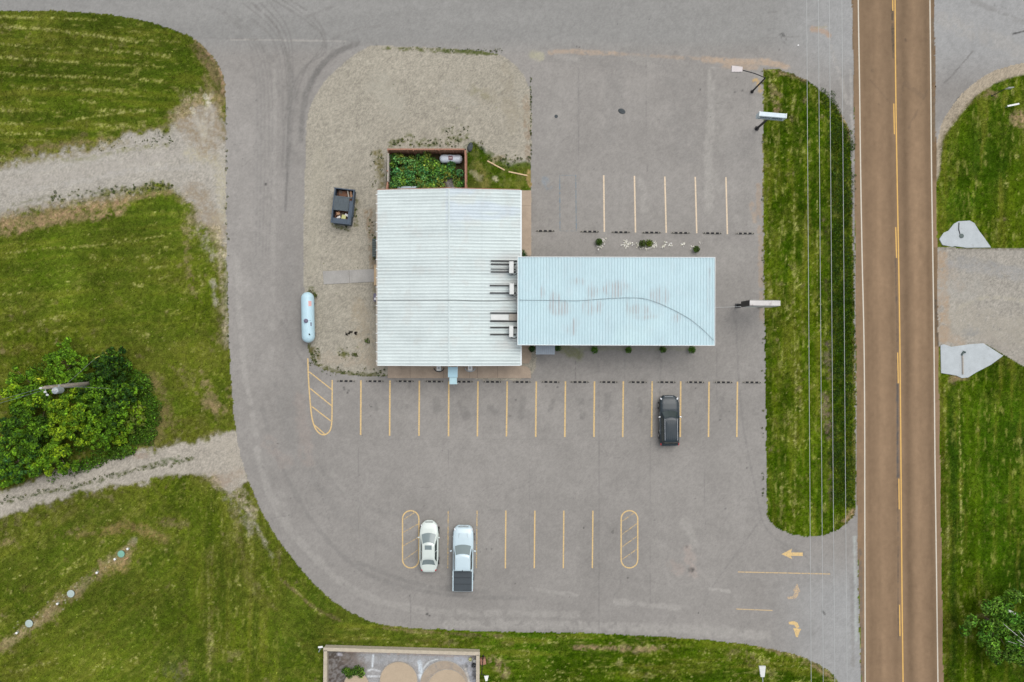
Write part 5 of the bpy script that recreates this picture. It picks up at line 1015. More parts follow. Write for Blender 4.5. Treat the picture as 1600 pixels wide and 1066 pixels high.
vehicle('pickup_truck', 724.5, 868.5, R(-.4), 'white pickup truck with a dark folding cover over its bed', dict(cat='pickup', paint='car_silver', L=6.2, W=2.04, my=.62, mx=.08, cab=((1.42, .60, -.98, -1.12), .90, .74, 1.16, 1.84, .17), bowr=.0, rt=.3,
    prof=[(-3.12,.93,.60,.58),(-3.08,.955,1.30,1.27),(-2.8,.965,1.30,1.28),(-1.2,.985,1.30,1.28),(-1.1,.98,1.16,1.13),(.6,.98,1.17,1.12),(1.4,.985,1.20,1.10),(2.0,.98,1.16,1.06),(2.5,.95,1.10,1.0),(2.85,.86,1.0,.92),(3.0,.74,.9,.84),(3.1,.58,.6,.56)],
    sides=[(-.90,-.10),(-.04,.84)], axles=(1.95, -1.95), head=(.80, 2.78, .95, .12, .26, .12, .5), tail=(.955, -3.02, 1.05, .08, .10, .35, 0),
    extra=[('tonneau_panel', (0,y_,1.325), (1.70,.58,.05), 'tonneau', {}) for y_ in (-1.45,-2.06)]+[('tonneau_panel', (0,-2.70,1.325), (1.70,.64,.05), 'tonneau', {}), ('tonneau_frame', (0,-2.1,1.312), (1.74,1.9,.04), 'black_metal', {}),
    ('bed_rail', (.93,-2.08,1.31), (.10,1.95,.05), 'car_silver', {}), ('bed_rail', (-.93,-2.08,1.31), (.10,1.95,.05), 'car_silver', {}), ('brake_light', (0,-.93,1.885), (.06,.16,.05), 'dark_metal', {}), ('hood_crease', (.44,2.0,1.14), (.02,1.0,.03), 'grey_metal', dict(rz=.12)), ('hood_crease', (-.44,2.0,1.14), (.02,1.0,.03), 'grey_metal', dict(rz=-.12)), ('grille', (0,3.02,.84), (1.0,.06,.12), 'dark_metal', {}), ('bumper', (0,-3.15,.6), (1.8,.12,.22), 'chrome', {})]))

# ---------------------------------------------------------------- big propane tank
p = (P(480.2, 456.5, 1.0)+P(481.8, 535.5, 1.0))/2; a_ = P(480.2, 456.5, 1)-P(481.8, 535.5, 1)
t = empty('propane_tank', (p.x, p.y, 0), math.atan2(-a_.x, a_.y), 'long pale blue propane tank lying along the kerb of the gravel', 'propane tank'); Lh = a_.length/2; rr_ = .62
prof = [(rr_*math.sin(q), -Lh+rr_*(1-math.cos(q))) for q in np.linspace(.05, math.pi/2, 8)]; prof += [(r_, -h) for r_, h in prof[::-1]]
body = MB().lathe(prof, (0, 0, .95), 32, 'Y').build('shell', M['tank_blue'], t, smooth=True)
MB().lathe([(.20,1.50),(.20,1.68),(.14,1.74),(.02,1.76)], (-.03,-.35,0), 20).build('valve_dome', M['tank_dome'], t)
b = MB(); b.grid([[(rr_*1.01*math.sin(q), y, .95+rr_*1.01*math.cos(q)) for q in np.linspace(.35, .85, 5)] for y in (1.05, 1.55)], flip=False); b.build('warning_label', M['tank_pink'], t)
b = MB(); b.grid([[(rr_*1.01*math.sin(q), y, .95+rr_*1.01*math.cos(q)) for q in np.linspace(.60, .80, 3)] for y in (-.85, -.50)]); b.grid([[(rr_*1.01*math.sin(q), y, .95+rr_*1.01*math.cos(q)) for q in np.linspace(.5, .62, 3)] for y in (-.36, -.28)]); b.build('marking', M['tank_dome'], t)
MB().tube([(.22,-1.6,1.55), (.32,-1.72,1.6)], .05, 6).build('fitting', M['black_metal'], t)
for y_ in (-1.5, 1.5): MB().box((0, y_, .22), (1.0, .25, .43)).build('saddle', M['concrete_grey'], t, .02)
# small tank inside the enclosure
c = P(704.3, 247.5, .9); t = empty('propane_tank', (c.x, c.y, 0), R(-1), 'small white propane tank in the corner of the fenced enclosure', 'propane tank'); Lh, rr_ = 1.12, .42
prof = [(rr_*math.sin(q), -Lh+rr_*.8*(1-math.cos(q))) for q in np.linspace(.05, math.pi/2, 7)]; prof += [(r_, -h) for r_, h in prof[::-1]]
MB().lathe(prof, (0, 0, .6), 28, 'X').build('shell', M['tank_white'], t, smooth=True)
b = MB(); b.box((.0, 0, 1.03), (.42, .34, .03)); b.build('dome', M['label_red'], t, .01); MB().box((0,0,1.05),(.28,.07,.02)).build('marking', M['paper_white'], t)
for x_ in (-.6, .6): MB().box((x_, 0, .1), (.12, .6, .2)).build('foot', M['dark_metal'], t)

# ---------------------------------------------------------------- fenced enclosure
fe = empty('enclosure_fence', P(665, 265), 0, 'weathered red brown board fence round the overgrown yard above the store', 'fence'); H_ = 1.9
def fence_panel(nm, a, b_, h, m, lean=(0, 0)):
    A = Vector(a)-fe.location; B = Vector(b_)-fe.location; d = (B-A); L_ = d.length; u = d/L_; n_ = max(2, int(L_/.15)); mb = MB()
    for k in range(n_):
        q = A+u*(L_*(k+.5)/n_); hh_ = h+random.uniform(-.03, .02); mb.box((q.x+random.uniform(-.01,.01), q.y+random.uniform(-.01,.01), hh_/2), (L_/n_*.93, .025, hh_), rz=math.atan2(u.y, u.x))
    nr = Vector((-u.y, u.x, 0))
    for z in (.35, h-.3): q = A+u*L_/2-nr*.05; mb.box((q.x, q.y, z), (L_, .06, .09), rz=math.atan2(u.y, u.x))
    o = mb.build(nm, m, fe)
    q = A+u*L_/2; MB().box((q.x, q.y, h+.03), (L_+.12, .13, .04), rz=math.atan2(u.y, u.x)).build('cap_rail', M['fence_brown'] if m != M['fence_grey'] else m, o)
kz = (CH-H_)/CH
A = P(606, 233.5, H_); B = P(727, 233.5, H_); Cc_ = P(727.5, 297, H_); D = P(604, 297, H_)
for v in (A, B, Cc_, D): v.z = 0
fence_panel('fence_panel', B, A, H_, M['fence_brown']); fence_panel('fence_panel', Cc_, B, H_, M['fence_brown']); fence_panel('fence_panel', A+Vector((0,-.4,0)), D+Vector((.1,.9,0)), H_-.2, M['fence_grey'])
fence_panel('fence_panel', D+Vector((.1,.7,0)), D, H_, M['fence_brown'])
for v in (A, B, A.lerp(B, .33), A.lerp(B, .66), B.lerp(Cc_, .5), A.lerp(D, .5)): q = v-fe.location; MB().box((q.x, q.y-.1, H_/2), (.1, .1, H_)).build('post', M['fence_brown'], fe)
cs, rr = [], []
for _ in range(150):
    x, y = random.uniform(610, 724), random.uniform(242, 293)
    if x > 682 and y < 257: continue
    if x > 688 and 275 < y and x < 712: continue
    p = P(x, y, 1); cs.append((p.x, p.y, random.uniform(.3, 1.0))); rr.append(random.uniform(.3, .5))
o = leaves('weeds', cs, rr, 15000, .11, [(.10,.25,.04), (.07,.22,.07), (.19,.34,.04), (.13,.30,.08), (.04,.12,.03), (.20,.24,.04)], up=.4, flat=.8); o['kind'] = 'stuff'
for (x0, x1, y0, y1, z, m, nm, lab) in [(621,653,291,296.5,.9,'awning_grey','metal_cabinet','flat grey metal cabinet against the store wall inside the enclosure'),(654,667,291.5,295.5,.6,'fence_brown','pallet','small reddish wooden pallet right of the grey cabinet in the enclosure'),(706,721,292,296.5,.7,'awning_grey','condenser_box','small grey box in the lower right corner of the enclosure')]:
    a = P(x0, y0, z); c = P(x1, y1, z); t = empty(nm, ((a.x+c.x)/2, (a.y+c.y)/2, 0), 0, lab, nm.split('_')[-1])
    w_, d_ = c.x-a.x, a.y-c.y
    if nm == 'pallet':
        for k in range(5): MB().box((-w_/2+w_*(k+.5)/5, 0, z-.02), (w_/6, d_, .03)).build('slat', M[m], t)
        MB().box((0, 0, (z-.04)/2), (w_*.96, d_*.7, z-.04)).build('frame', M['rust'], t)
    else: MB().box((0, 0, z/2), (w_, d_, z)).build('case', M[m], t, .02); MB().box((0, 0, z+.012), (w_*.96, d_*.86, .02)).build('lid', M['grey_metal'] if 0 else M[m], t, .005)
for (a, c, lab) in [((761.5,251.5),(788.5,266),'pale board lying on grass, left one of two beside the enclosure'),((794.5,268.3),(824,274.5),'pale board lying on grass, right one nearest the parking lot')]:
    A_ = P(*a, .05); B_ = P(*c, .05); tag(MB().box((A_+B_)/2, ((B_-A_).length, .12, .05), rz=math.atan2(B_.y-A_.y, B_.x-A_.x)).build('board', M['wood_pale'], None, .005), lab, 'board', 'loose boards beside the enclosure')
b = MB(); 
for (x, y, r_) in [(0,0,.42),(.25,.15,.3),(-.2,-.2,.3)]: b.lathe([(r_, 0), (r_*1.05, .15), (r_*.8, .32), (r_*.3, .42)], (x, y, 0), 9)
o = b.build('tarp_bundle', M['tarp_dark'], None); o.location = P(734.5, 230.5); o.rotation_euler.z = 1; o.scale = (.85, .62, .6); tag(o, 'dark grey crumpled bundle outside the upper right corner of the enclosure', 'bundle')

# ---------------------------------------------------------------- dumpster
c = P(537, 323.5, .7); t = empty('dumpster', (c.x, c.y, 0), R(-6.5), 'dark blue steel dumpster with half open lids on the gravel', 'dumpster')
Wd, Ld, Hd = 1.75, 3.25, 1.15; y0 = -1.65; yb = 1.65
b = MB()
b.box((0, 0, .12), (Wd-.1, Ld, .06))
for sx in (-1, 1): b.box((sx*(Wd/2), 0, Hd/2+.05), (.06, Ld, Hd)); b.box((sx*(Wd/2+.05), 0, Hd+.02), (.10, Ld, .08)); b.box((sx*(Wd/2+.08), -.3, .7), (.12, 1.2, .18))
for y_ in (y0, yb): b.box((0, y_, Hd/2+.05), (Wd, .06, Hd)); b.box((0, y_, Hd+.02), (Wd+.2 if y_ < 0 else Wd+.34, .10, .08))
b.box((0, y0+.24, Hd-.04), (Wd, .42, .05)); b.box((Wd/2-.14, -.5, Hd+.03), (.26, 2.2, .05))
b.build('steel_body', M['steel_blue'], t, .01)
li = MB(); li.box((-.13, .18, Hd+.10), (Wd-.3, 1.28, .04)); l_ = li.build('lid', M['lid_black'], t, .015)
for k in range(6): MB().box((-.72+k*.235, .12, Hd+.13), (.09, 1.1, .03)).build('lid_rib', M['lid_black'], l_, .01)
MB().box((-.02, .86, Hd+.10), (Wd-.05, .10, .08)).build('hinge_bar', M['lid_black'], t)
MB().box((0, 0, .35), (Wd-.15, Ld-.15, .3)).build('rubbish', M['rust'], t)
for (x, y, z, w_, d_, h_, rz_, m) in [(-.42,-.72,.75,.36,.30,.35,.2,'cardboard'),(.15,-1.0,.75,.42,.42,.3,-.3,'trash_yellow'),(-.35,-1.08,.72,.38,.24,.2,.5,'paper_white'),(.42,-.78,.85,.42,.22,.12,-.5,'paper_white'),(-.1,-.75,.6,.5,.4,.2,.2,'terracotta'),(-.15,1.25,.62,.9,.6,.2,.1,'rust'),(.32,1.25,.78,.14,.75,.08,.12,'fence_grey'),(-.45,1.3,.7,.35,.5,.15,-.1,'terracotta'),(.58,1.3,.7,.2,.6,.2,.1,'cardboard')]:
    tb = MB().box((0,0,0), (w_, d_, h_)).build('trash', M[m], None, .03); p_ = Matrix.Rotation(R(-6.5), 4, 'Z') @ Vector((x, y, z)); tb.location = t.location+p_; tb.rotation_euler = (random.uniform(-.2,.2), random.uniform(-.2,.2), rz_)
    LBL = {(-.42,-.72): 'orange brown carton in the open lower end of the dumpster', (.15,-1.0): 'yellow green bag in the open lower end of the dumpster', (-.35,-1.08): 'white crumpled bag at the lower left inside the dumpster', (.42,-.78): 'white paper sheet at the lower right inside the dumpster', (-.1,-.75): 'dark brown rubbish between the carton and the bags', (-.15,1.25): 'rusty brown board in the upper opening of the dumpster', (.32,1.25): 'narrow pale plank in the upper opening of the dumpster', (-.45,1.3): 'dark board at the upper left inside the dumpster', (.58,1.3): 'brown cardboard at the upper right inside the dumpster'}
    tag(tb, LBL[(x, y)], 'rubbish', 'rubbish in the dumpster')

# ---------------------------------------------------------------- wall mounted things round the store
def boxthing(nm, px0, px1, py0, py1, z0, z1, m, lab, cat, extra=()):
    a = P(px0, py0, z1); c = P(px1, py1, z1); t = empty(nm, ((a.x+c.x)/2, (a.y+c.y)/2, 0), 0, lab, cat); w_, d_ = abs(c.x-a.x), abs(a.y-c.y)
    MB().box((0, 0, (z0+z1)/2), (w_, d_, z1-z0)).build('case', M[m], t, .02); return t, w_, d_
t, w_, d_ = boxthing('air_conditioner', 581.5, 590.5, 373, 401, 0, 1.5, 'green_metal', 'dark green grey unit against the left wall, above the concrete slab', 'air conditioner')
for k in range(7): MB().box((-.02, -d_/2+.2+k*(d_-.4)/6, 1.51), (w_*.8, .06, .03)).build('louvre', M['dark_metal'], t)
t, w_, d_ = boxthing('meter_box', 583.5, 590, 458.5, 471, 0.6, 1.6, 'tank_dome', 'small dark box on the left wall at the end of the roof cable', 'meter box')
MB().lathe([(.12, 1.6), (.12, 1.68), (.02, 1.7)], (0, -.15, 0), 14).build('meter', M['pipe_white'], t)
t = empty('back_door_frame', P(587, 430), 0, 'pale narrow door step at the end of the concrete slab by the left wall', 'step'); MB().box((0,0,.14), (.22, 2.0, .16)).build('tread', M['wood_pale'], t, .01); MB().box((0,0,.04), (.3, 2.1, .08)).build('base', M['concrete'], t)
t = empty('door_awning', P(707.5, 585), 0, 'pale blue two step metal awning over the lower edge of the walkway', 'awning')
def flatpanel(nm, q, z0, z1, m, par):
    a = P(q[0], q[1], z0)-par.location; b_ = P(q[2], q[1], z0)-par.location; c = P(q[2], q[3], z1)-par.location; d = P(q[0], q[3], z1)-par.location
    mb = MB(); up = Vector((0, 0, .05)); mb.add([a, b_, c, d, a+up, b_+up, c+up, d+up], [(3,2,1,0), (4,5,6,7), (0,1,5,4), (1,2,6,5), (2,3,7,6), (3,0,4,7)][::-1]); return mb.build(nm, M[m], par)
flatpanel('upper_panel', (700,573.5,715,589.5), 2.75, 2.6, 'canopy_blue', t); flatpanel('lower_panel', (702.3,588.5,714,600.5), 2.5, 2.2, 'canopy_blue_pale', t)
for x in (700.3, 714.7): 
    q = P(x, 590, 2.6)-t.location; MB().tube([(q.x, q.y, 2.62), (q.x, P(x, 572, 2.6).y-t.location.y, 2.3)], .02, 6).build('bracket', M['trim_white'], t)
    q = P(x-(0 if x > 710 else -2)-(.7 if x > 710 else 0), 600, 2.2)-t.location; MB().box((q.x, q.y, 1.15), (.06, .06, 2.1)).build('post', M['trim_white'], t)
for x, ring_, lab in [(685.5, 1, 'white patio bench with dark rim on the walkway, left of the pale blue awning'), (734.5, 0, 'white patio bench on the walkway, right of the pale blue awning')]:
    t = empty('patio_table', P(x, 576), 0, lab.replace('bench', 'table'), 'table', 'small tables on the walkway')
    q = P(x, 576, .8)-t.location
    MB().box((q.x, q.y+.1, .82), (.42, .62, .05)).build('table_top', M['pipe_white'], t, .02); MB().box((q.x, q.y-.05, .46), (.1, .1, .70)).build('pedestal', M['trim_white'], t)
    MB().box((q.x, q.y+.05, .86), (.16, .2, .03)).build('tray', M['grey_metal'], t)
    ar = [(q.x+.48*math.cos(s), q.y+.05+.36*math.sin(s), .48) for s in np.linspace(-math.pi, 0, 12)]
    MB().tube(ar, .045, 6).build('bench_ring', M['dark_metal' if ring_ else 'grey_metal'], t)
    MB().lathe([(.25, .1), (.25, .13)], (q.x, q.y-.05, 0), 16).build('base', M['grey_metal'], t)
t = empty('door_awning', P(852, 547), 0, 'small grey ribbed metal awning between two shrubs under the lower canopy edge', 'awning')
b = MB()
for k in range(9):
    a = P(837.5+k*3.3, 540, 2.9)-t.location; c = P(837.5+(k+1)*3.3-.5, 554, 2.6)-t.location; zz = 0
    b.add([(a.x,a.y,2.9),(c.x,a.y,2.9),(c.x,c.y,2.6),(a.x,c.y,2.6),(a.x,a.y,2.95),(c.x,a.y,2.95),(c.x,c.y,2.65),(a.x,c.y,2.65)], [(0,1,2,3),(7,6,5,4),(4,5,1,0),(5,6,2,1),(6,7,3,2),(7,4,0,3)])
b.build('panel', M['awning_grey'], t)
for x in (838, 866.5):
    q = P(x, 554, 2.6)-t.location; MB().box((q.x, q.y+.05, 1.3), (.05, .05, 2.6)).build('post', M['trim_white'], t)

# ---------------------------------------------------------------- poles, lamps, signs
def pole_thing(nm, base_px, label, cat, h, r_, m='black_metal'):
    t = empty(nm, P(*base_px), 0, label, cat); MB().tube([(0,0,0),(0,0,h)], [r_, r_*.8], 10).build('pole', M[m], t); MB().lathe([(r_*1.9, 0), (r_*1.9, .05), (r_, .08)], (0,0,0), 12).build('base_plate', M[m], t); return t
bp = (1175, 143.5); hz = 3.95
t = pole_thing('light_pole', bp, 'black light pole with a bent arm and boxy pale head above the roadside sign', 'light pole', hz, .09)
a = P(1193.5, 120.5, hz+.1)-t.location; e = P(1160.5, 110, hz+.35)-t.location; top = Vector((0, 0, hz))
MB().tube(smooth_pts([(0,0,hz-.05), (0,.02,hz+.1), (-.25, .08, hz+.2), ((e.x)*.5, e.y*.55+.02, hz+.3), (e.x, e.y, hz+.35)], False, 4), .045, 8).build('arm', M['black_metal'], t)
hd = [P(1143.5,102.5,hz+.4), P(1160.5,104.5,hz+.4), P(1160,112.5,hz+.4), P(1143,112.5,hz+.4)]
b = MB().prism([tuple((v-t.location)[:2]) for v in hd], hz+.18, hz+.42); hb = b.build('lamp_head', M['lamp_tan'], t, .02)
MB().prism([tuple((v-t.location)[:2]) for v in [h_.lerp(sum(hd, Vector())/4, .15) for h_ in hd]], hz+.16, hz+.185).build('lens', M['glass_grey'], hb)
# roadside name sign
t = pole_thing('roadside_sign', (1182.5, 201), 'pale blue sign box with unreadable dark lettering on a black pole', 'sign', 4.6, .12)
A_ = P(1186.5, 174.5, 5.6)-t.location; B_ = P(1229.8, 178.2, 5.6)-t.location; rz_ = math.atan2(B_.y-A_.y, B_.x-A_.x); mid = (A_+B_)/2; LL = (B_-A_).length; u = Vector((math.cos(rz_), math.sin(rz_), 0)); nrm = Vector((u.y, -u.x, 0))
cm = mid+nrm*.18; MB().tube([(0, 0, 4.55), (cm.x*.5, cm.y*.5, 4.6), (cm.x, cm.y, 4.65)], .08, 8).build('bracket', M['black_metal'], t)
bx_ = MB().box((cm.x, cm.y, 5.1), (LL, .40, 1.0), rz=rz_).build('sign_box', M['sign_face'], t, .02)
for sd in (1, -1):
    b = MB(); r_ = random.Random(4)
    for k in range(17):
        if k == 8: continue
        q = cm+u*(-LL/2+.28+k*(LL-.5)/17)+nrm*sd*.207; hh_ = r_.uniform(.26, .36); b.box((q.x, q.y, 5.2), (.085, .012, hh_), rz=rz_+0, ry=r_.uniform(-.2, .2))
    b.box(tuple((cm+nrm*sd*.206)[:2])+(4.78,), (LL*.86, .01, .08), rz=rz_); b.build('lettering', M['sign_blue'], bx_)
for k in (-1, 1):
    MB().box(tuple((cm+u*k*(LL/2-.05))[:2])+(5.62,), (.08, .42, .03), rz=rz_).build('end_cap', M['trim_white'], bx_)
# tall sign beside the canopy
zb_, zt_ = 2.2, 4.9
A_ = P(1171, 473.5, zt_); B_ = P(1219.5, 474, zt_); t = empty('price_sign', ((A_.x+B_.x)/2, (A_.y+B_.y)/2, 0), 0, 'tall box sign with black end panel and dirty pale top beside the canopy', 'sign')
LL = (B_-A_).length; rz_ = math.atan2(B_.y-A_.y, B_.x-A_.x); Dp = .52
bd = MB().box((0, 0, (zb_+zt_)/2), (LL, Dp, zt_-zb_), rz=rz_).build('cabinet', M['black_metal'], t, .01)
MB().box((0, 0, zt_+.02), (LL-.04, Dp-.06, .04), rz=rz_).build('top_panel', M['sign_dirty'], t)
for sd in (-1, 1): MB().box((0, sd*(Dp/2+.01), (zb_+zt_)/2), (LL-.2, .02, zt_-zb_-.2), rz=rz_).build('sign_face', M['case_white'], t)
for x in (-1.1, 1.1): MB().box((x, 0, zb_/2), (.2, .2, zb_), rz=rz_).build('post', M['black_metal'], t); MB().box((x, -.02, .03), (.55, .4, .06)).build('footing', M['dark_metal'], t)
tag(MB().tube([P(1117.5, 480.5, 4.5), P(1137, 480.0, 4.2), P(1158, 479, 4.3)], .016, 6).build('wire', M['wire']), 'thin pale wire from the canopy corner to the tall sign', 'wire')
# utility pole in the thicket
bp = P(155.5, 598.5); t = empty('utility_pole', bp, 0, 'weathered wooden utility pole with a grey transformer rising from the thicket', 'utility pole')
hp = 9.6; q = P(66, 606.5, hp)-bp
MB().tube([(0,0,0),(q.x*.5,q.y*.5,hp*.5),(q.x,q.y,hp)], [.17,.15,.12], 12).build('pole', M['pole_wood'], t, smooth=True)
MB().tube([(.05,.16,.3),(q.x*.5+.02,q.y*.5+.18,hp*.5),(q.x+.05,q.y+.14,hp-.3)], .035, 6).build('conduit', M['fence_grey'], t)
MB().tube([(.02,-.17,.3),(q.x*.5,q.y*.5-.17,hp*.5),(q.x,q.y-.12,hp-.6)], .02, 6).build('ground_wire', M['wire'], t)
zt_ = 8.4; c = P(85.5, 610.5, zt_)-bp
tr = MB().lathe([(.28, zt_-1.0), (.30, zt_-.95), (.30, zt_-.05), (.27, zt_), (.05, zt_+.05)], (c.x, c.y, 0), 20).build('transformer', M['grey_metal'], t)
for dx in (-.1, .12): MB().lathe([(.05, zt_), (.06, zt_+.1), (.03, zt_+.22)], (c.x+dx, c.y+.05, 0), 8).build('bushing', M['pipe_white'], tr)
MB().tube([(c.x+.05, c.y+.2, zt_-.5), (c.x+.1, c.y+.5, zt_-.5)], .05, 6).build('bracket', M['grey_metal'], t)
for (dx, dy, dz) in [(.12,-.35,-.3),(.2,-.62,-.5),(0,.0,.12)]: MB().lathe([(.06, 0), (.10, .06), (.06, .12), (.09, .18), (.03, .28)], (q.x+dx, q.y+dy, hp+dz), 10).build('insulator', M['case_white'], t)
MB().tube([(q.x+.05, q.y, hp-.3), (q.x+.12, q.y-.35, hp-.3), (q.x+.2, q.y-.65, hp-.5)], .04, 6).build('crossarm', M['grey_metal'], t)
for k, (a, m_) in enumerate([((66,606.5),'upper'),((67,610),'lower')]):
    A_ = P(*a, hp-.1); B_ = P(-160, 668+k*9, 8.6); mdp = (A_+B_)/2-Vector((0,0,.3))
    tag(MB().tube([A_, mdp, B_], .013, 6).build('wire', M['cable_grey']), m_+' service wire running left from the utility pole top', 'wire', 'service wires at the utility pole')
for a, c, lab in [((183,607.5),(212.5,612),'yellow guy wire guard right of the utility pole'),((149,560),(172,548),'yellow guy wire guard above the thicket')]:
    A_ = P(*a, 2.0); B_ = P(*c, .02); g = empty('guy_wire', B_, 0, lab, 'guy wire'); MB().tube([(0,0,0), A_-B_], .035, 8).build('guard', M['guard_yellow'], g)
    MB().tube([A_-B_, (P(100, 604, 8.0)-B_)], .008, 5).build('strand', M['wire'], g)
# power lines along the highway
for k, (x0, x1, z, lab) in enumerate([(1260.3,1267.5,9.0,'leftmost of the four overhead power lines beside the highway'),(1278.6,1286.3,9.0,'second overhead power line from the left beside the highway'),(1295.8,1304.3,9.0,'third overhead power line from the left beside the highway'),(1315.3,1323.4,9.0,'rightmost overhead power line, nearest the highway')]):
    A_ = P(x0-(x1-x0)*.9, -950, z); B_ = P(x1+(x1-x0)*.9, 2020, z)
    tag(MB().tube([A_, (A_+B_)/2, B_], .020, 6).build('power_line', M['wire']), lab, 'power line', 'overhead lines beside the highway')
# post lamps at the bottom
t = pole_thing('light_pole', (755, 1025), 'black pole with a small white lamp right of the walled yard', 'light pole', 4.3, .05); q = P(760, 1056, 4.3)-t.location
MB().prism([tuple((P(x, y, 4.35)-t.location)[:2]) for x, y in ((756.5,1056),(763.5,1056),(761.5,1064),(758.5,1064))], 4.25, 4.42).build('lamp_head', M['pipe_white'], t, .01)
MB().tube([(0,0,4.25), (q.x, q.y, 4.32)], .03, 6).build('arm', M['black_metal'], t)
t = pole_thing('light_pole', (1172, 1078), 'larger white lamp head at the bottom edge of the photo, near the arrows', 'light pole', 4.2, .07, 'grey_metal'); 
MB().prism([tuple((P(x, y, 4.35)-t.location)[:2]) for x, y in ((1186,1041),(1196.5,1041),(1194.5,1058),(1188.5,1058))], 4.2, 4.4).build('lamp_head', M['case_white'], t, .02)
q = P(1191.5, 1058, 4.3)-t.location; q2 = P(1192.5, 1075, 4.3)-t.location; MB().tube([(0,0,4.15), (q2.x, q2.y, 4.28), (q.x, q.y, 4.3)], .04, 6).build('arm', M['grey_metal'], t)
t = pole_thing('light_pole', (502.6, 1011.5), 'short lamp post at the upper left corner of the walled yard', 'light pole', 1.2, .04, 'grey_metal')
MB().box(tuple((P(500.5, 1011.5, 1.3)-t.location)[:2])+(1.25,), (.45, .16, .12), rz=.1).build('lamp_head', M['pipe_white'], t, .02); q = P(500.5, 1011.5, 1.25)-t.location; MB().tube([(0,0,1.15), (q.x, q.y, 1.22)], .025, 6).build('arm', M['grey_metal'], t)
# road sign edge-on, upper right, and a white marker lying nearby
t = pole_thing('road_sign', (1549.5, 150), 'thin dark post with a white sign seen edge on in the upper right grass', 'sign', 2.75, .04, 'dark_metal'); q = P(1580, 136.5, 2.8)-t.location
MB().tube([(0,0,2.7), (q.x-.25, q.y, 2.78)], .03, 6).build('arm', M['dark_metal'], t)
MB().box((q.x, q.y, 2.55), (.55, .03, .55), rz=.03).build('sign_panel', M['case_white'], t); 
A_ = P(1574, 166, .5); B_ = P(1592.5, 162.3, .5); t = empty('fallen_marker', (A_+B_)/2*1, math.atan2(B_.y-A_.y, B_.x-A_.x), 'white marker rail on low legs in the upper right grass', 'marker'); t.location.z = 0
MB().box((0,0,.5), ((B_-A_).length, .16, .10)).build('rail', M['pipe_white'], t, .02)
for x in (-.45, .45): MB().box((x, 0, .24), (.05, .05, .48)).build('leg', M['grey_metal'], t)
c = P(1581, 957.5, .6); t = empty('bench', (c.x, c.y, 0), R(-24), 'small white bench half hidden by the young tree', 'bench'); MB().box((0,0,.45), (.95,.28,.05)).build('seat', M['case_white'], t, .01)
for x in (-.35, .35): MB().box((x, 0, .21), (.06, .24, .42)).build('leg', M['case_white'], t)

# ---------------------------------------------------------------- septic lids, pipes
for (x, y, r_, m, lab) in [(190.5,865,.34,'lid_green','green round lid, topmost in the row across the lawn'),(112,927,.36,'lid_grey','pale grey round lid in the middle of the row across the lawn'),(47,973.5,.37,'lid_grey','pale grey round lid at the lower left of the row')]:
    t = empty('manhole_cover', P(x, y), 0, lab, 'lid', 'round lids across the lawn'); MB().lathe([(r_*.9, 0), (r_*.9, .15)], (0,0,0), 20).build('riser', M['dark_metal'], t)
    MB().lathe([(r_, .15), (r_, .19), (r_*.9, .21), (r_*.6, .21), (r_*.58, .225), (r_*.1, .225)], (0,0,0), 24).build('cover', M[m], t)
for (x, y, lab) in [(201,857,'white pipe cap just above the green lid'),(181,873,'white pipe cap just below the green lid'),(153,894,'white pipe cap between the green and the grey lid'),(91.5,942.5,'white pipe cap left of the middle grey lid'),(28,988,'white pipe cap below the lower left lid')]:
    t = empty('vent_pipe', P(x, y), 0, lab, 'pipe', 'white pipe caps across the lawn'); MB().lathe([(.09, 0), (.09, .22)], (0,0,0), 12).build('pipe', M['lid_grey'], t); MB().lathe([(.11, .2), (.11, .27), (.05, .3)], (0,0,0), 12).build('cap', M['pipe_white'], t)
tag(MB().box(P(197.5, 873, .05), (.42,.10,.08), rz=R(28)).build('brick', M['brick_orange'], None, .01), 'orange brick lying below the green lid', 'brick')

# ---------------------------------------------------------------- walled yard at the bottom
t = empty('yard_wall', P(628, 1050), 0, 'low tan block wall round the concrete yard at the bottom edge', 'wall'); hw_ = .8
def wl(a, c, nm='wall_side'):
    A_ = P(*a, hw_)-t.location; B_ = P(*c, hw_)-t.location; d = B_-A_; MB().box(((A_.x+B_.x)/2, (A_.y+B_.y)/2, hw_/2), (math.hypot(d.x, d.y), .26, hw_), rz=math.atan2(d.y, d.x)).build(nm, M['block_tan'], t, .015)
    w2 = MB().box(((A_.x+B_.x)/2, (A_.y+B_.y)/2, hw_+.025), (math.hypot(d.x, d.y)+.1, .34, .05), rz=math.atan2(d.y, d.x)).build('coping', M['block_tan'], t, .01)
wl((506,1014.5),(749,1021.5)); wl((508.5,1017),(506.5,1190)); wl((746.8,1024),(745.5,1190)); wl((506,1190),(746,1192))
def disc(px, py, r_, h, lab, m='sand', nm='round_cover'):
    t = empty(nm, P(px, py), 0, lab, 'tank cover', 'round tan tank covers in the walled yard'); MB().lathe([(r_, 0), (r_, h), (r_*.97, h+.01)], (0,0,0), 48).build('cover', M[m], t); MB().lathe([(r_*1.03, .0), (r_*1.03, h*.7)], (0,0,0), 48).build('rim', M['fence_grey'], t)
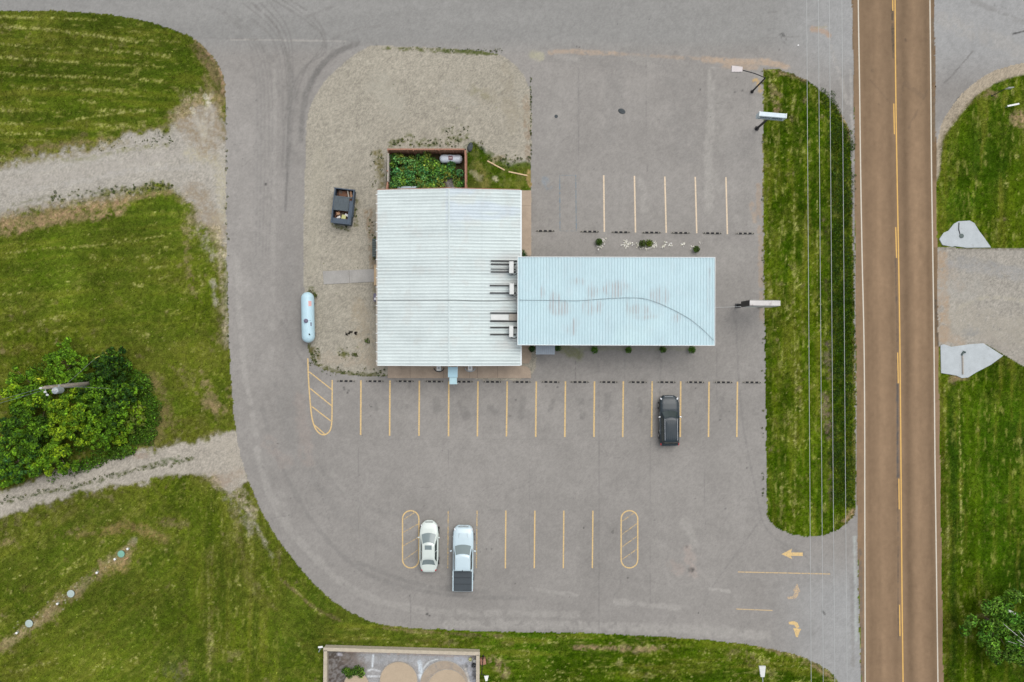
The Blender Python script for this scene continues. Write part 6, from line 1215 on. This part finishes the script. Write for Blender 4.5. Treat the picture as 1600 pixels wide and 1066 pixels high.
disc(623, 1063, 1.80, .12, 'middle tan round cover in the walled yard'); disc(694, 1070, 2.3, .05, 'largest pale round slab under the right tan cover', 'slab_tan'); disc(699, 1077, 1.95, .12, 'right tan round cover lying on the larger slab'); disc(557, 1070, 1.2, .12, 'left tan round cover with a bush on its edge in the walled yard')
p = P(553, 1049, .3); p.z = 0; t = empty('shrub', p, 0, 'bright green spreading shrub at the upper left of the walled yard', 'shrub')
leaves('foliage', [(random.uniform(-1., .9), random.uniform(-.45, .4), .3) for _ in range(16)], [.32]*16, 1300, .09, [(.07,.15,.015), (.10,.18,.02), (.04,.09,.01)], t, flat=.6)
for (x, y, w_, d_, h_, m, nm, lab) in [(755,1031,.5,.55,.5,'fence_brown','crate','small brown crate right of the walled yard beside the black pole'),(735,1029,.35,.3,.3,'trash_yellow','bucket','yellow bucket in the upper right corner of the walled yard'),(742,1031,.3,.45,.4,'case_white','bucket','white container in the upper right corner of the walled yard'),(740,1038,.4,.35,.3,'dark_metal','bucket','black container below the white one in the walled yard corner')]:
    t = empty(nm, P(x, y), R(random.uniform(-10, 10)), lab, nm)
    if nm == 'crate': MB().box((0,0,h_/2), (w_, d_, h_)).build('box', M[m], t, .01); MB().box((0,0,h_+.01), (w_*1.05, d_*1.05, .04)).build('lid', M[m], t, .01)
    else: MB().lathe([(w_*.42, 0), (w_*.5, h_), (w_*.44, h_), (w_*.40, h_*.5)], (0,0,0), 14).build('tub', M[m], t); MB().tube([(-w_*.5,0,h_), (0,0,h_+.15), (w_*.5,0,h_)], .012, 5).build('handle', M['grey_metal'], t)

# flattened dark cover and a drain lid in the upper lot
t = empty('rubber_mat', P(971.5, 174), R(-25), 'dark oval piece of rubber lying alone in the upper lot', 'rubber mat'); MB().lathe([(.36, 0), (.34, .05), (.2, .07)], (0,0,.004), 12).build('mat', M['tarp_dark'], t); t.scale = (1.05, .7, 1)
t = empty('manhole_cover', P(869, 182), 0, 'small dark round cover in the paving right of the gravel', 'cover'); MB().lathe([(.17, 0), (.17, .008), (.13, .012)], (0,0,.004), 18).build('plate', M['tarp_dark'], t)
t = empty('litter', P(1247, 71), .4, 'single white scrap of litter on the side road', 'litter'); MB().box((0,0,.03), (.16,.12,.05)).build('scrap', M['pipe_white'], t, .01)
